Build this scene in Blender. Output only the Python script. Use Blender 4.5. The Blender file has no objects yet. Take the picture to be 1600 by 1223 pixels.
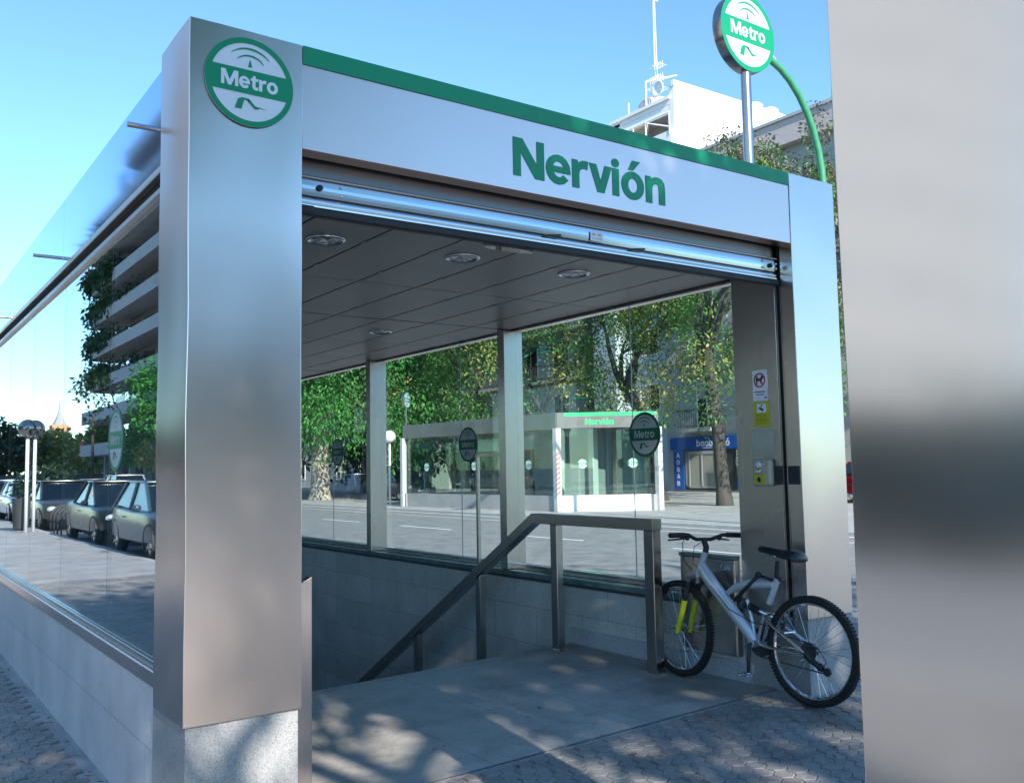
import bpy, bmesh, math, random
from mathutils import Vector, Matrix
R = math.radians
SC = bpy.context.scene
COL = SC.collection

# ---------------------------------------------------------------- camera
CAMPOS = Vector((-1.0384, -3.643, 1.5))
YAW, PITCH, ROLL, FPX = 0.6174, 0.0823, -0.0187, 1445.92
def make_camera():
    fw = Vector((math.sin(YAW)*math.cos(PITCH), math.cos(YAW)*math.cos(PITCH), math.sin(PITCH)))
    r = Vector((math.cos(YAW), -math.sin(YAW), 0)); u = r.cross(fw)
    c, s = math.cos(ROLL), math.sin(ROLL)
    r2 = c*r + s*u; u2 = -s*r + c*u
    cam = bpy.data.cameras.new('camera'); co = bpy.data.objects.new('camera', cam); COL.objects.link(co)
    m = Matrix.Identity(4)
    for i in range(3):
        m[i][0] = r2[i]; m[i][1] = u2[i]; m[i][2] = -fw[i]; m[i][3] = CAMPOS[i]
    co.matrix_world = m
    cam.sensor_width = 36; cam.lens = FPX/1600*36; cam.clip_start = .05; cam.clip_end = 3000
    SC.camera = co
make_camera()

# ---------------------------------------------------------------- light
SUN_AZ, SUN_EL = 190.0, 31.0            # azimuth clockwise from +Y, the sun stands behind the camera
w = bpy.data.worlds.new("World"); SC.world = w; w.use_nodes = True
sky = w.node_tree.nodes.new('ShaderNodeTexSky'); sky.sky_type = 'NISHITA'; sky.sun_disc = False
sky.sun_elevation = R(SUN_EL); sky.sun_rotation = R(SUN_AZ); sky.air_density = 1.0; sky.dust_density = .0; sky.ozone_density = 2.0
bg = w.node_tree.nodes['Background']; hs = w.node_tree.nodes.new('ShaderNodeMixRGB'); hs.blend_type = 'MULTIPLY'; hs.inputs[0].default_value = 1; hs.inputs[2].default_value = (.60, .81, .91, 1)
w.node_tree.links.new(sky.outputs[0], hs.inputs[1]); w.node_tree.links.new(hs.outputs[0], bg.inputs[0]); bg.inputs[1].default_value = .15
sl = bpy.data.lights.new('sun', 'SUN'); sl.energy = 3.7; sl.angle = R(.5); sl.color = (1, .95, .87)
so = bpy.data.objects.new('sun', sl); COL.objects.link(so)
sd = Vector((math.sin(R(SUN_AZ))*math.cos(R(SUN_EL)), math.cos(R(SUN_AZ))*math.cos(R(SUN_EL)), math.sin(R(SUN_EL))))
so.rotation_euler = sd.to_track_quat('Z', 'Y').to_euler(); so.location = sd*60
SC.view_settings.view_transform = 'Standard'; SC.view_settings.look = 'None'
SC.view_settings.exposure = 1.2; SC.view_settings.gamma = 1
SC.render.engine = 'CYCLES'
cy = SC.cycles
cy.use_denoising = True; cy.denoising_prefilter = 'ACCURATE'; cy.max_bounces = 9; cy.transparent_max_bounces = 24; cy.glossy_bounces = 6; cy.sample_clamp_indirect = 6
cy.caustics_reflective = False; cy.caustics_refractive = False

# ---------------------------------------------------------------- helpers
def tag(o, label=None, cat=None, group=None, kind=None):
    for k, v in (('label', label), ('category', cat), ('group', group), ('kind', kind)):
        if v: o[k] = v
    return o
def empty(name, loc=(0, 0, 0), rz=0, label=None, cat=None, group=None):
    o = bpy.data.objects.new(name, None); COL.objects.link(o); o.empty_display_size = .2
    o.location = loc; o.rotation_euler = (0, 0, rz)
    return tag(o, label, cat, group)
def copy_tree(o, parent=None):
    c = o.copy(); COL.objects.link(c)
    if parent: c.parent = parent
    for ch in [x for x in bpy.data.objects if x.parent == o]: copy_tree(ch, c)
    return c

class MB:
    def __init__(s): s.v = []; s.f = []; s.m = []; s.mats = []
    def mi(s, mat):
        if mat is None: return 0
        if mat not in s.mats: s.mats.append(mat)
        return s.mats.index(mat)
    def add(s, vs, fs, mat=None):
        b = len(s.v); s.v += [tuple(v) for v in vs]; k = s.mi(mat)
        for f in fs: s.f.append([b+i for i in f]); s.m.append(k)
        return s
    def box(s, x0, x1, y0, y1, z0, z1, mat=None, M=None):
        vs = [(x0,y0,z0),(x1,y0,z0),(x1,y1,z0),(x0,y1,z0),(x0,y0,z1),(x1,y0,z1),(x1,y1,z1),(x0,y1,z1)]
        if M: vs = [M @ Vector(v) for v in vs]
        return s.add(vs, [(3,2,1,0),(4,5,6,7),(0,1,5,4),(1,2,6,5),(2,3,7,6),(3,0,4,7)], mat)
    def prism(s, pts, T, d0, d1, mat=None):          # pts 2D (ccw), T maps (u,v,w) to 3D
        n = len(pts); vs = [T(u, v, d0) for u, v in pts] + [T(u, v, d1) for u, v in pts]
        fs = [tuple(range(n-1, -1, -1)), tuple(range(n, 2*n))] + [(i, (i+1) % n, n+(i+1) % n, n+i) for i in range(n)]
        return s.add(vs, fs, mat)
    def tube(s, pts, r, n=8, mat=None, cap=True, flat=None):
        pts = [Vector(p) for p in pts]; rs = r if isinstance(r, (list, tuple)) else [r]*len(pts)
        vs = []; up = None
        for i, p in enumerate(pts):
            t = (pts[min(i+1, len(pts)-1)] - pts[max(i-1, 0)]).normalized()
            if up is None:
                up = t.cross(Vector((0, 0, 1)))
                if up.length < .05: up = t.cross(Vector((1, 0, 0)))
            up = (up - t*up.dot(t)).normalized(); sd_ = t.cross(up)
            for k in range(n):
                a = 2*math.pi*k/n
                fl = flat or 1
                vs.append(p + rs[i]*(math.cos(a)*up + math.sin(a)*sd_*fl))
        fs = []
        for i in range(len(pts)-1):
            for k in range(n): fs.append((i*n+k, i*n+(k+1) % n, (i+1)*n+(k+1) % n, (i+1)*n+k))
        if cap: fs += [tuple(range(n-1, -1, -1)), tuple(range((len(pts)-1)*n, len(pts)*n))]
        return s.add(vs, fs, mat)
    def sphere(s, c, r, nu=16, nv=10, mat=None, sc=(1, 1, 1)):
        vs = []
        for j in range(nv+1):
            t = math.pi*j/nv
            for i in range(nu):
                a = 2*math.pi*i/nu
                vs.append((c[0]+r*sc[0]*math.sin(t)*math.cos(a), c[1]+r*sc[1]*math.sin(t)*math.sin(a), c[2]+r*sc[2]*math.cos(t)))
        fs = [(j*nu+i, (j+1)*nu+i, (j+1)*nu+(i+1) % nu, j*nu+(i+1) % nu) for j in range(nv) for i in range(nu)]
        return s.add(vs, fs, mat)
    def lathe(s, prof, T, n=24, mat=None, closed=False):   # prof (r,h); T maps (x,y,h)
        vs = []; m = len(prof)
        for k in range(n):
            a = 2*math.pi*k/n
            for r_, h in prof: vs.append(T(r_*math.cos(a), r_*math.sin(a), h))
        fs = []
        for k in range(n):
            for i in range(m if closed else m-1):
                j = (i+1) % m; fs.append((k*m+i, ((k+1) % n)*m+i, ((k+1) % n)*m+j, k*m+j))
        return s.add(vs, fs, mat)
    def build(s, name, mat=None, parent=None, smooth=False, bevel=0, seg=2, angle=None):
        me = bpy.data.meshes.new(name); me.from_pydata([tuple(v) for v in s.v], [], s.f)
        if mat is not None and not s.mats: s.mats = [mat]
        for m in s.mats: me.materials.append(m)
        for p, k in zip(me.polygons, s.m): p.material_index = k
        bm = bmesh.new(); bm.from_mesh(me)
        bmesh.ops.remove_doubles(bm, verts=bm.verts, dist=1e-6)
        bmesh.ops.recalc_face_normals(bm, faces=bm.faces)
        if bevel:
            es = [e for e in bm.edges if len(e.link_faces) == 2 and e.calc_face_angle(0) > .5]
            bmesh.ops.bevel(bm, geom=es, offset=bevel, segments=seg, profile=.5, affect='EDGES', clamp_overlap=True)
        bm.to_mesh(me); bm.free()
        if smooth:
            for p in me.polygons: p.use_smooth = True
            if angle: me.set_sharp_from_angle(angle=R(angle))
        o = bpy.data.objects.new(name, me); COL.objects.link(o)
        if parent: o.parent = parent
        return o
def warp(o, amp=.002, scale=1.6, cuts=18):
    """sheet metal is never quite flat: real, millimetre-deep waves"""
    from mathutils import noise as mn
    me = o.data; bm = bmesh.new(); bm.from_mesh(me)
    bmesh.ops.subdivide_edges(bm, edges=[e for e in bm.edges if e.calc_length() > .15], cuts=cuts, use_grid_fill=True)
    bm.normal_update()
    for v in bm.verts:
        q = Vector((v.co.x*scale*1.3, v.co.y*scale*1.3, v.co.z*scale))
        v.co += Vector((mn.noise(q+Vector((7, 1, 3))), mn.noise(q), 0))*amp
    bm.to_mesh(me); bm.free()
    for p in me.polygons: p.use_smooth = True
    me.set_sharp_from_angle(angle=R(10)); return o
def ident(u, v, w_): return (u, v, w_)
def Txz(u, v, w_): return (u, w_, v)       # facade plane, w along +Y
def Tyz(u, v, w_): return (w_, u, v)
def qbox(name, mat, parent, *a, bevel=0):
    return MB().box(*a).build(name, mat, parent, bevel=bevel)

# ---------------------------------------------------------------- materials
def newmat(name):
    m = bpy.data.materials.new(name); m.use_nodes = True; nt = m.node_tree
    return m, nt, nt.nodes['Principled BSDF']
def noise(nt, scale, detail=4, mapping=None, rough=.6, co='Object'):
    tc = nt.nodes.new('ShaderNodeTexCoord'); n = nt.nodes.new('ShaderNodeTexNoise')
    n.inputs['Scale'].default_value = scale; n.inputs['Detail'].default_value = detail; n.inputs['Roughness'].default_value = rough
    src = tc.outputs[co]
    if mapping:
        mp = nt.nodes.new('ShaderNodeMapping'); mp.inputs['Scale'].default_value = mapping; nt.links.new(src, mp.inputs[0]); src = mp.outputs[0]
    nt.links.new(src, n.inputs[0]); return n
def ramp(nt, src, stops):
    r = nt.nodes.new('ShaderNodeValToRGB'); e = r.color_ramp.elements
    while len(e) < len(stops): e.new(.5)
    for el, (p, c) in zip(e, stops): el.position = p; el.color = c if len(c) == 4 else (*c, 1)
    nt.links.new(src, r.inputs[0]); return r
def maprange(nt, src, a, b, c, d):
    m = nt.nodes.new('ShaderNodeMapRange'); nt.links.new(src, m.inputs[0])
    for i, v in enumerate((a, b, c, d)): m.inputs[i+1].default_value = v
    return m
def bump(nt, src, strength, dist=.01):
    b = nt.nodes.new('ShaderNodeBump'); b.inputs['Strength'].default_value = strength; b.inputs['Distance'].default_value = dist
    nt.links.new(src, b.inputs['Height']); return b
def plain(name, c, rough=.6, metal=0, var=.12, vs=6, spec=.5, bmp=0):
    m, nt, p = newmat(name)
    n = noise(nt, vs, 5)
    lo = [max(0, x*(1-var)) for x in c]; hi = [min(1, x*(1+var)) for x in c]
    r = ramp(nt, n.outputs[0], [(.3, lo), (.7, hi)])
    nt.links.new(r.outputs[0], p.inputs['Base Color'])
    p.inputs['Roughness'].default_value = rough; p.inputs['Metallic'].default_value = metal
    p.inputs['Specular IOR Level'].default_value = spec
    if bmp:
        b = bump(nt, noise(nt, 120, 3).outputs[0], bmp, .004); nt.links.new(b.outputs[0], p.inputs['Normal'])
    return m
def steel(name, c=(.62, .62, .63), rough=.3, aniso=.55, axis='Z', smudge=.1, wav=.0, streak=(110, 110, .8), sheen=.07):
    m, nt, p = newmat(name)
    p.inputs['Metallic'].default_value = 1; p.inputs['Anisotropic'].default_value = aniso
    sm = noise(nt, .8, 1, mapping=(1, 1, 1))
    r2 = ramp(nt, sm.outputs[0], [(0, [x*(1-smudge*1.5) for x in c]), (1, [min(1, x*(1+smudge*.4)) for x in c])])
    nt.links.new(r2.outputs[0], p.inputs['Base Color'])
    rr = maprange(nt, sm.outputs[0], 0, 1, rough*.7, rough*1.35); nt.links.new(rr.outputs[0], p.inputs['Roughness'])
    tg = nt.nodes.new('ShaderNodeTangent'); tg.direction_type = 'RADIAL'; tg.axis = axis
    nt.links.new(tg.outputs[0], p.inputs['Tangent'])
    # sheet metal is never quite flat
    if wav:
        wv = noise(nt, .9, 0, co='Object')
        b = bump(nt, wv.outputs[0], wav, .06); nt.links.new(b.outputs[0], p.inputs['Normal'])
    return m
def glass(name, tint=(.86, .92, .9), f0=.055, refl=(1, 1, 1), rough=0, power=5):
    m, nt, p = newmat(name); nt.nodes.remove(p)
    g = nt.nodes.new('ShaderNodeNewGeometry'); vm = nt.nodes.new('ShaderNodeVectorMath'); vm.operation = 'DOT_PRODUCT'
    nt.links.new(g.outputs['Normal'], vm.inputs[0]); nt.links.new(g.outputs['Incoming'], vm.inputs[1])
    def math_(op, a, b=None):
        n = nt.nodes.new('ShaderNodeMath'); n.operation = op
        for i, v in enumerate((a, b)):
            if v is None: continue
            if isinstance(v, (int, float)): n.inputs[i].default_value = v
            else: nt.links.new(v, n.inputs[i])
        return n.outputs[0]
    ab = math_('ABSOLUTE', vm.outputs['Value'])
    po = math_('POWER', math_('SUBTRACT', 1, ab), power)
    fr = math_('ADD', math_('MULTIPLY', po, 1-f0), f0)
    t = nt.nodes.new('ShaderNodeBsdfTransparent'); t.inputs[0].default_value = (*tint, 1)
    gl = nt.nodes.new('ShaderNodeBsdfGlossy'); gl.inputs['Color'].default_value = (*refl, 1); gl.inputs['Roughness'].default_value = rough
    mx = nt.nodes.new('ShaderNodeMixShader'); nt.links.new(fr, mx.inputs[0]); nt.links.new(t.outputs[0], mx.inputs[1]); nt.links.new(gl.outputs[0], mx.inputs[2])
    nt.links.new(mx.outputs[0], nt.nodes['Material Output'].inputs[0])
    return m
def granite(name, base, dark, light, scale=90, rough=.55, joints=None, jc=.5, big=.1, spots=0):
    m, nt, p = newmat(name)
    n1 = noise(nt, scale, 2, rough=.8); n2 = noise(nt, 2.2, 4)
    r = ramp(nt, n1.outputs[0], [(.32, dark), (.45, base), (.58, base), (.7, light)])
    r2 = ramp(nt, n2.outputs[0], [(.3, [1-big]*3), (.7, [1+big*.3]*3)])
    mx = nt.nodes.new('ShaderNodeMixRGB'); mx.blend_type = 'MULTIPLY'; mx.inputs[0].default_value = 1
    nt.links.new(r.outputs[0], mx.inputs[1]); nt.links.new(r2.outputs[0], mx.inputs[2]); out = mx.outputs[0]
    if joints:
        (bw, bh, ax) = joints
        tc = nt.nodes.new('ShaderNodeTexCoord'); sp = nt.nodes.new('ShaderNodeSeparateXYZ'); cb = nt.nodes.new('ShaderNodeCombineXYZ')
        nt.links.new(tc.outputs['Object'], sp.inputs[0])
        nt.links.new(sp.outputs[ax[0]], cb.inputs[0]); nt.links.new(sp.outputs[ax[1]], cb.inputs[1])
        bt = nt.nodes.new('ShaderNodeTexBrick'); nt.links.new(cb.outputs[0], bt.inputs[0])
        bt.inputs['Scale'].default_value = 1; bt.inputs['Brick Width'].default_value = bw; bt.inputs['Row Height'].default_value = bh
        bt.inputs['Mortar Size'].default_value = .004; bt.inputs['Mortar Smooth'].default_value = .3
        bt.inputs['Color1'].default_value = (1, 1, 1, 1); bt.inputs['Color2'].default_value = (.82, .84, .84, 1); bt.inputs['Mortar'].default_value = (jc, jc, jc, 1)
        m2 = nt.nodes.new('ShaderNodeMixRGB'); m2.blend_type = 'MULTIPLY'; m2.inputs[0].default_value = 1
        nt.links.new(out, m2.inputs[1]); nt.links.new(bt.outputs['Color'], m2.inputs[2]); out = m2.outputs[0]
    if spots:
        tc = nt.nodes.new('ShaderNodeTexCoord'); vo = nt.nodes.new('ShaderNodeTexVoronoi'); vo.inputs['Scale'].default_value = 3.4
        nt.links.new(tc.outputs['Object'], vo.inputs[0])
        r3 = ramp(nt, vo.outputs['Distance'], [(.05, [1-spots]*3), (.085, [1]*3)])
        n4 = noise(nt, 5.5, 6, rough=.75); r4 = ramp(nt, n4.outputs[0], [(.36, [1-spots*.7]*3), (.52, [1]*3)])
        for rx in (r3, r4):
            m3 = nt.nodes.new('ShaderNodeMixRGB'); m3.blend_type = 'MULTIPLY'; m3.inputs[0].default_value = 1
            nt.links.new(out, m3.inputs[1]); nt.links.new(rx.outputs[0], m3.inputs[2]); out = m3.outputs[0]
    nt.links.new(out, p.inputs['Base Color'])
    rr = maprange(nt, n2.outputs[0], .3, .7, rough*.8, rough*1.15); nt.links.new(rr.outputs[0], p.inputs['Roughness'])
    b = bump(nt, n1.outputs[0], .12, .003); nt.links.new(b.outputs[0], p.inputs['Normal'])
    return m
def leafmat(name, c1, c2, c3, scale=1.2):
    m, nt, p = newmat(name)
    n = noise(nt, scale, 6, rough=.75); r = ramp(nt, n.outputs[0], [(.34, c1), (.5, c2), (.66, c3)])
    nt.links.new(r.outputs[0], p.inputs['Base Color']); p.inputs['Roughness'].default_value = .55
    tr = nt.nodes.new('ShaderNodeBsdfTranslucent'); nt.links.new(r.outputs[0], tr.inputs[0])
    mx = nt.nodes.new('ShaderNodeMixShader'); mx.inputs[0].default_value = .3
    nt.links.new(p.outputs[0], mx.inputs[1]); nt.links.new(tr.outputs[0], mx.inputs[2])
    nt.links.new(mx.outputs[0], nt.nodes['Material Output'].inputs[0])
    return m
def emit(name, c, s):
    m, nt, p = newmat(name); p.inputs['Base Color'].default_value = (*c, 1)
    p.inputs['Emission Color'].default_value = (*c, 1); p.inputs['Emission Strength'].default_value = s; return m

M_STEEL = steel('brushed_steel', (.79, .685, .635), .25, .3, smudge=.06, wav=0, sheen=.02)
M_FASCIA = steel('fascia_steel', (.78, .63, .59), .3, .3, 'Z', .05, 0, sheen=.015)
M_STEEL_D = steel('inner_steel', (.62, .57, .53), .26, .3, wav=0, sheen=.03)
M_STEEL_R = steel('handrail_steel', (.5, .47, .45), .22, .2, smudge=.25)
M_GALV = steel('galvanised_slat', (.62, .7, .74), .22, .3, 'X', .2, 0, streak=(2, 60, 60))
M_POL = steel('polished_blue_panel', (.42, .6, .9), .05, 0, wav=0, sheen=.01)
M_BLACK = plain('black_rubber', (.02, .02, .022), .6, vs=30)
M_DARKGAP = plain('dark_recess', (.03, .03, .032), .8)
M_GREEN = plain('metro_green', (.0, .27, .12), .42, var=.04, vs=2)
M_GREEN_D = plain('backlit_sticker_green', (.005, .12, .06), .45, var=.05)  # darkened metro green: backlit dimness of the glass stickers painted in
M_WHITE = plain('sign_white', (.78, .79, .84), .35, var=.03)
M_STICKW = plain('sticker_grey', (.5, .53, .53), .5, var=.05)  # greyed sign white: glass stickers carry their backlit dimness in this colour
M_GRAN = granite('speckled_granite', (.37, .365, .36), (.14, .14, .14), (.6, .6, .59), 210, .5, big=.12)
M_GRANL = granite('pale_side_granite', (.72, .67, .655), (.64, .59, .58), (.78, .73, .72), 60, .5, joints=(1.35, .33, (1, 2)), jc=.7, big=.15)
M_WALLIN = granite('inner_wall_granite', (.66, .65, .62), (.48, .48, .46), (.8, .79, .76), 70, .38, joints=(.62, .31, (1, 2)), jc=.55, big=.2)
M_BAND = granite('lower_band_granite', (.5, .51, .53), (.2, .2, .21), (.72, .73, .76), 120, .5, joints=(.9, .5, (1, 2)), jc=.6)
M_SILL = plain('sill_green_stone', (.13, .2, .2), .12, var=.25, vs=9)
M_SLAB = granite('floor_slab', (.48, .445, .40), (.39, .36, .325), (.57, .53, .48), 45, .55, joints=(1.06, 1.1, (0, 1)), jc=.55, big=.4, spots=.3)
M_CEIL = None
def ceil_mat():
    m, nt, p = newmat('ceiling_panel'); n = noise(nt, 1.2, 4)
    tc = nt.nodes.new('ShaderNodeTexCoord'); mp = nt.nodes.new('ShaderNodeMapping'); nt.links.new(tc.outputs['Object'], mp.inputs[0])
    mp.inputs['Rotation'].default_value = (0, 0, R(90))
    r = ramp(nt, n.outputs[0], [(.3, (.2, .198, .195)), (.7, (.27, .262, .255))])
    nt.links.new(r.outputs[0], p.inputs['Base Color']); p.inputs['Roughness'].default_value = .38; p.inputs['Metallic'].default_value = .35
    return m
M_CEIL = ceil_mat()
M_GLASS = glass('clear_glass', (.93, .97, .95), .035)
M_GLASS_L = glass('reflective_side_glass', (.93, .97, .96), .25, (.84, .88, .9), 0, 2.4)
M_GLASS_FAR = glass('far_glass', (.78, .86, .83), .06)
M_WINDOW = glass('window_glass', (.12, .14, .15), .12)
M_ASPH = granite('asphalt', (.26, .255, .25), (.2, .2, .195), (.32, .31, .3), 60, .8, big=.3, spots=.25)
M_PAVE = granite('pale_pavement', (.44, .425, .41), (.36, .35, .34), (.52, .5, .48), 30, .8, joints=(.6, .4, (0, 1)), jc=.75, big=.25)
M_JOINT = plain('paver_joint', (.09, .088, .085), .95, vs=20)
M_PAVER = granite('hex_paver', (.33, .305, .28), (.24, .225, .205), (.42, .39, .36), 50, .55, big=.45, spots=.4)
M_LINE = plain('road_paint', (.75, .75, .73), .7, var=.12, vs=3)
M_KERB = plain('kerb_stone', (.46, .45, .43), .8)
M_EARTH = plain('ground_earth', (.22, .21, .19), .9, vs=.3)
M_BARK = granite('bark', (.07, .058, .048), (.03, .026, .022), (.12, .1, .085), 14, .9, big=.3)
M_BARKP = granite('pale_bark', (.42, .37, .31), (.16, .13, .1), (.55, .5, .43), 5, .9, big=.3)
M_LEAF_A = leafmat('bright_leaf', (.03, .15, .025), (.06, .28, .05), (.13, .42, .08))
M_LEAF_B = leafmat('mid_leaf', (.04, .14, .035), (.09, .25, .055), (.24, .36, .09))
M_LEAF_C = leafmat('dark_leaf', (.012, .035, .014), (.022, .055, .02), (.045, .085, .03))
M_LEAF_Y = leafmat('yellow_leaf', (.1, .18, .04), (.32, .34, .08), (.6, .5, .18))
M_LEAF_G = leafmat('twig_leaf', (.09, .09, .07), (.18, .17, .13), (.28, .26, .2))
M_TYRE = plain('tyre', (.018, .018, .018), .8, vs=40)
M_CHROME = steel('chrome', (.75, .75, .76), .1, 0)
M_SILVER = plain('silver_paint', (.72, .74, .78), .25, .35, var=.03)
M_YELLOW = plain('fork_yellow', (.72, .78, .02), .3, var=.05)
M_PWHITE = plain('render_white', (.86, .85, .83), .9, var=.04, vs=1)
M_CREAM = plain('facade_grey', (.40, .39, .375), .9, var=.1, vs=.5)
M_PALEB = plain('facade_pale_blue', (.46, .54, .57), .9, var=.07, vs=.5)
M_AWN = plain('green_awning', (.0, .11, .06), .8)
M_BLUE = plain('shop_blue', (.01, .09, .36), .5)
M_DARKIN = plain('dark_interior', (.035, .035, .035), .8)
M_IRON = plain('iron', (.05, .05, .052), .5)
M_CONC = plain('balcony_concrete', (.42, .43, .44), .85, var=.1, vs=.6)
M_BROWN = plain('brown_wall', (.16, .12, .1), .8)
M_RED = plain('red_panel', (.55, .03, .04), .5)
M_LAMPW = plain('globe_white', (.82, .82, .8), .35, var=.02)
M_BRONZE = glass('smoked_globe', (.25, .2, .16), .25)
M_LGREEN = plain('lamp_green', (.05, .27, .13), .4)
M_NOTICE_Y = plain('notice_yellow', (.55, .52, .03), .5, var=.05)
M_BEIGE = plain('beige_plastic', (.5, .44, .34), .5, var=.05)
M_INK = plain('ink', (.02, .02, .03), .6)
M_PROH = plain('prohibition_red', (.4, .01, .06), .5)

# ---------------------------------------------------------------- lettering
def ell(cx, cy, rx, ry, a0, a1, n=14):
    return [(cx+rx*math.cos(R(a0+(a1-a0)*i/n)), cy+ry*math.sin(R(a0+(a1-a0)*i/n))) for i in range(n+1)]
def ring(cx, cy, rx, ry): return ell(cx, cy, rx, ry, 0, 345, 23)
GL = {
 'N': (.72, [[(0,0),(0,.714),(.19,.714),(.54,.215),(.54,.714),(.68,.714),(.68,0),(.49,0),(.14,.5),(.14,0)]]),
 'M': (.92, [[(0,0),(0,.714),(.2,.714),(.44,.2),(.68,.714),(.88,.714),(.88,0),(.74,0),(.74,.48),(.51,0),(.37,0),(.14,.48),(.14,0)]]),
 'e': (.60, [ell(.28,.27,.28,.285,-40,-360)+[(.56,.225),(.145,.225)]+ell(.29,.27,.145,.165,200,318,8), ell(.28,.32,.135,.125,0,180,10)]),
 'r': (.40, [[(0,0),(0,.54),(.115,.54),(.135,.45),(.18,.51),(.25,.545),(.33,.55),(.375,.545),(.355,.405),(.3,.412),(.22,.4),(.165,.35),(.145,.28),(.145,0)]]),
 'v': (.56, [[(0,.54),(.155,.54),(.265,.2),(.272,.15),(.28,.2),(.39,.54),(.544,.54),(.35,0),(.194,0)]]),
 'i': (.21, [[(0,0),(0,.54),(.145,.54),(.145,0)], ring(.0725,.67,.085,.075)]),
 'o': (.63, [ring(.29,.27,.29,.285), ring(.29,.27,.142,.165)]),
 'ó': (.63, [ring(.29,.27,.29,.285), ring(.29,.27,.142,.165), [(.2,.61),(.3,.79),(.47,.79),(.30,.61)]]),
 'n': (.57, [[(0,0),(0,.54),(.11,.54),(.13,.47),(.18,.52),(.25,.548),(.33,.55),(.42,.53),(.49,.46),(.51,.36),(.51,0),(.365,0),(.365,.33),(.35,.40),(.31,.43),(.25,.425),(.19,.39),(.155,.33),(.145,.25),(.145,0)]]),
 't': (.43, [[(.09,.43),(0,.43),(0,.5),(.1,.55),(.145,.66),(.235,.66),(.235,.54),(.39,.54),(.39,.43),(.235,.43),(.235,.17),(.25,.125),(.3,.115),(.39,.13),(.39,.02),(.3,-.005),(.2,0),(.12,.05),(.09,.14)]]),
 'b': (.62, [[(0,0),(0,.76),(.145,.76),(.145,.5)]+ell(.3,.27,.27,.285,118,-118,16)+[(.13,.06),(.11,0)], ring(.285,.27,.14,.165)]),
 'a': (.62, [[(.57,0),(.57,.54),(.46,.54),(.44,.48)]+ell(.27,.27,.27,.285,62,298,16)+[(.44,.06),(.46,0)], ring(.285,.27,.14,.165)]),
 'A': (.68, [[(0,0),(.24,.714),(.41,.714),(.65,0),(.5,0),(.45,.15),(.2,.15),(.15,0)],[(.235,.27),(.415,.27),(.325,.56)]]),
 'B': (.64, [[(0,0),(0,.714),(.3,.714),(.45,.69),(.53,.6),(.52,.46),(.42,.375),(.54,.31),(.58,.2),(.54,.08),(.43,.01),(.3,0)],[(.15,.12),(.32,.12),(.42,.16),(.42,.26),(.33,.31),(.15,.31)],[(.15,.43),(.3,.43),(.38,.47),(.37,.56),(.3,.595),(.15,.595)]]),
 'O': (.80, [ring(.37,.357,.37,.37), ring(.37,.357,.215,.245)]),
 'C': (.66, [ell(.37,.357,.37,.37,50,310,20)+ell(.38,.357,.215,.245,-55,-305,16)]),
 ' ': (.26, []),
}
_tc = {}
def text_mesh(s):
    if s in _tc: return _tc[s]
    cu = bpy.data.curves.new('lettering', 'CURVE'); cu.dimensions = '2D'; cu.fill_mode = 'FRONT'; cu.offset = .017
    x = 0
    for ch in s:
        adv, outs = GL[ch]
        for o in outs:
            sp = cu.splines.new('POLY'); sp.points.add(len(o)-1)
            for p, (a, b) in zip(sp.points, o): p.co = (x+a, b, 0, 1)
            sp.use_cyclic_u = True
        x += adv+.03
    ob = bpy.data.objects.new('lettering', cu); COL.objects.link(ob)
    dg = bpy.context.evaluated_depsgraph_get(); dg.update()
    me = bpy.data.meshes.new_from_object(ob.evaluated_get(dg))
    r = ([tuple(v.co) for v in me.vertices], [tuple(p.vertices) for p in me.polygons], x-.05)
    bpy.data.objects.remove(ob); bpy.data.curves.remove(cu); bpy.data.meshes.remove(me)
    _tc[s] = r; return r
def put_text(mb, s, T, x0, y0, width, height, wv, mat, cap=.714):
    vs, fs, w0 = text_mesh(s)
    mb.add([T(x0+v[0]/w0*width, y0+v[1]/cap*height, wv) for v in vs], fs, mat)
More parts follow.
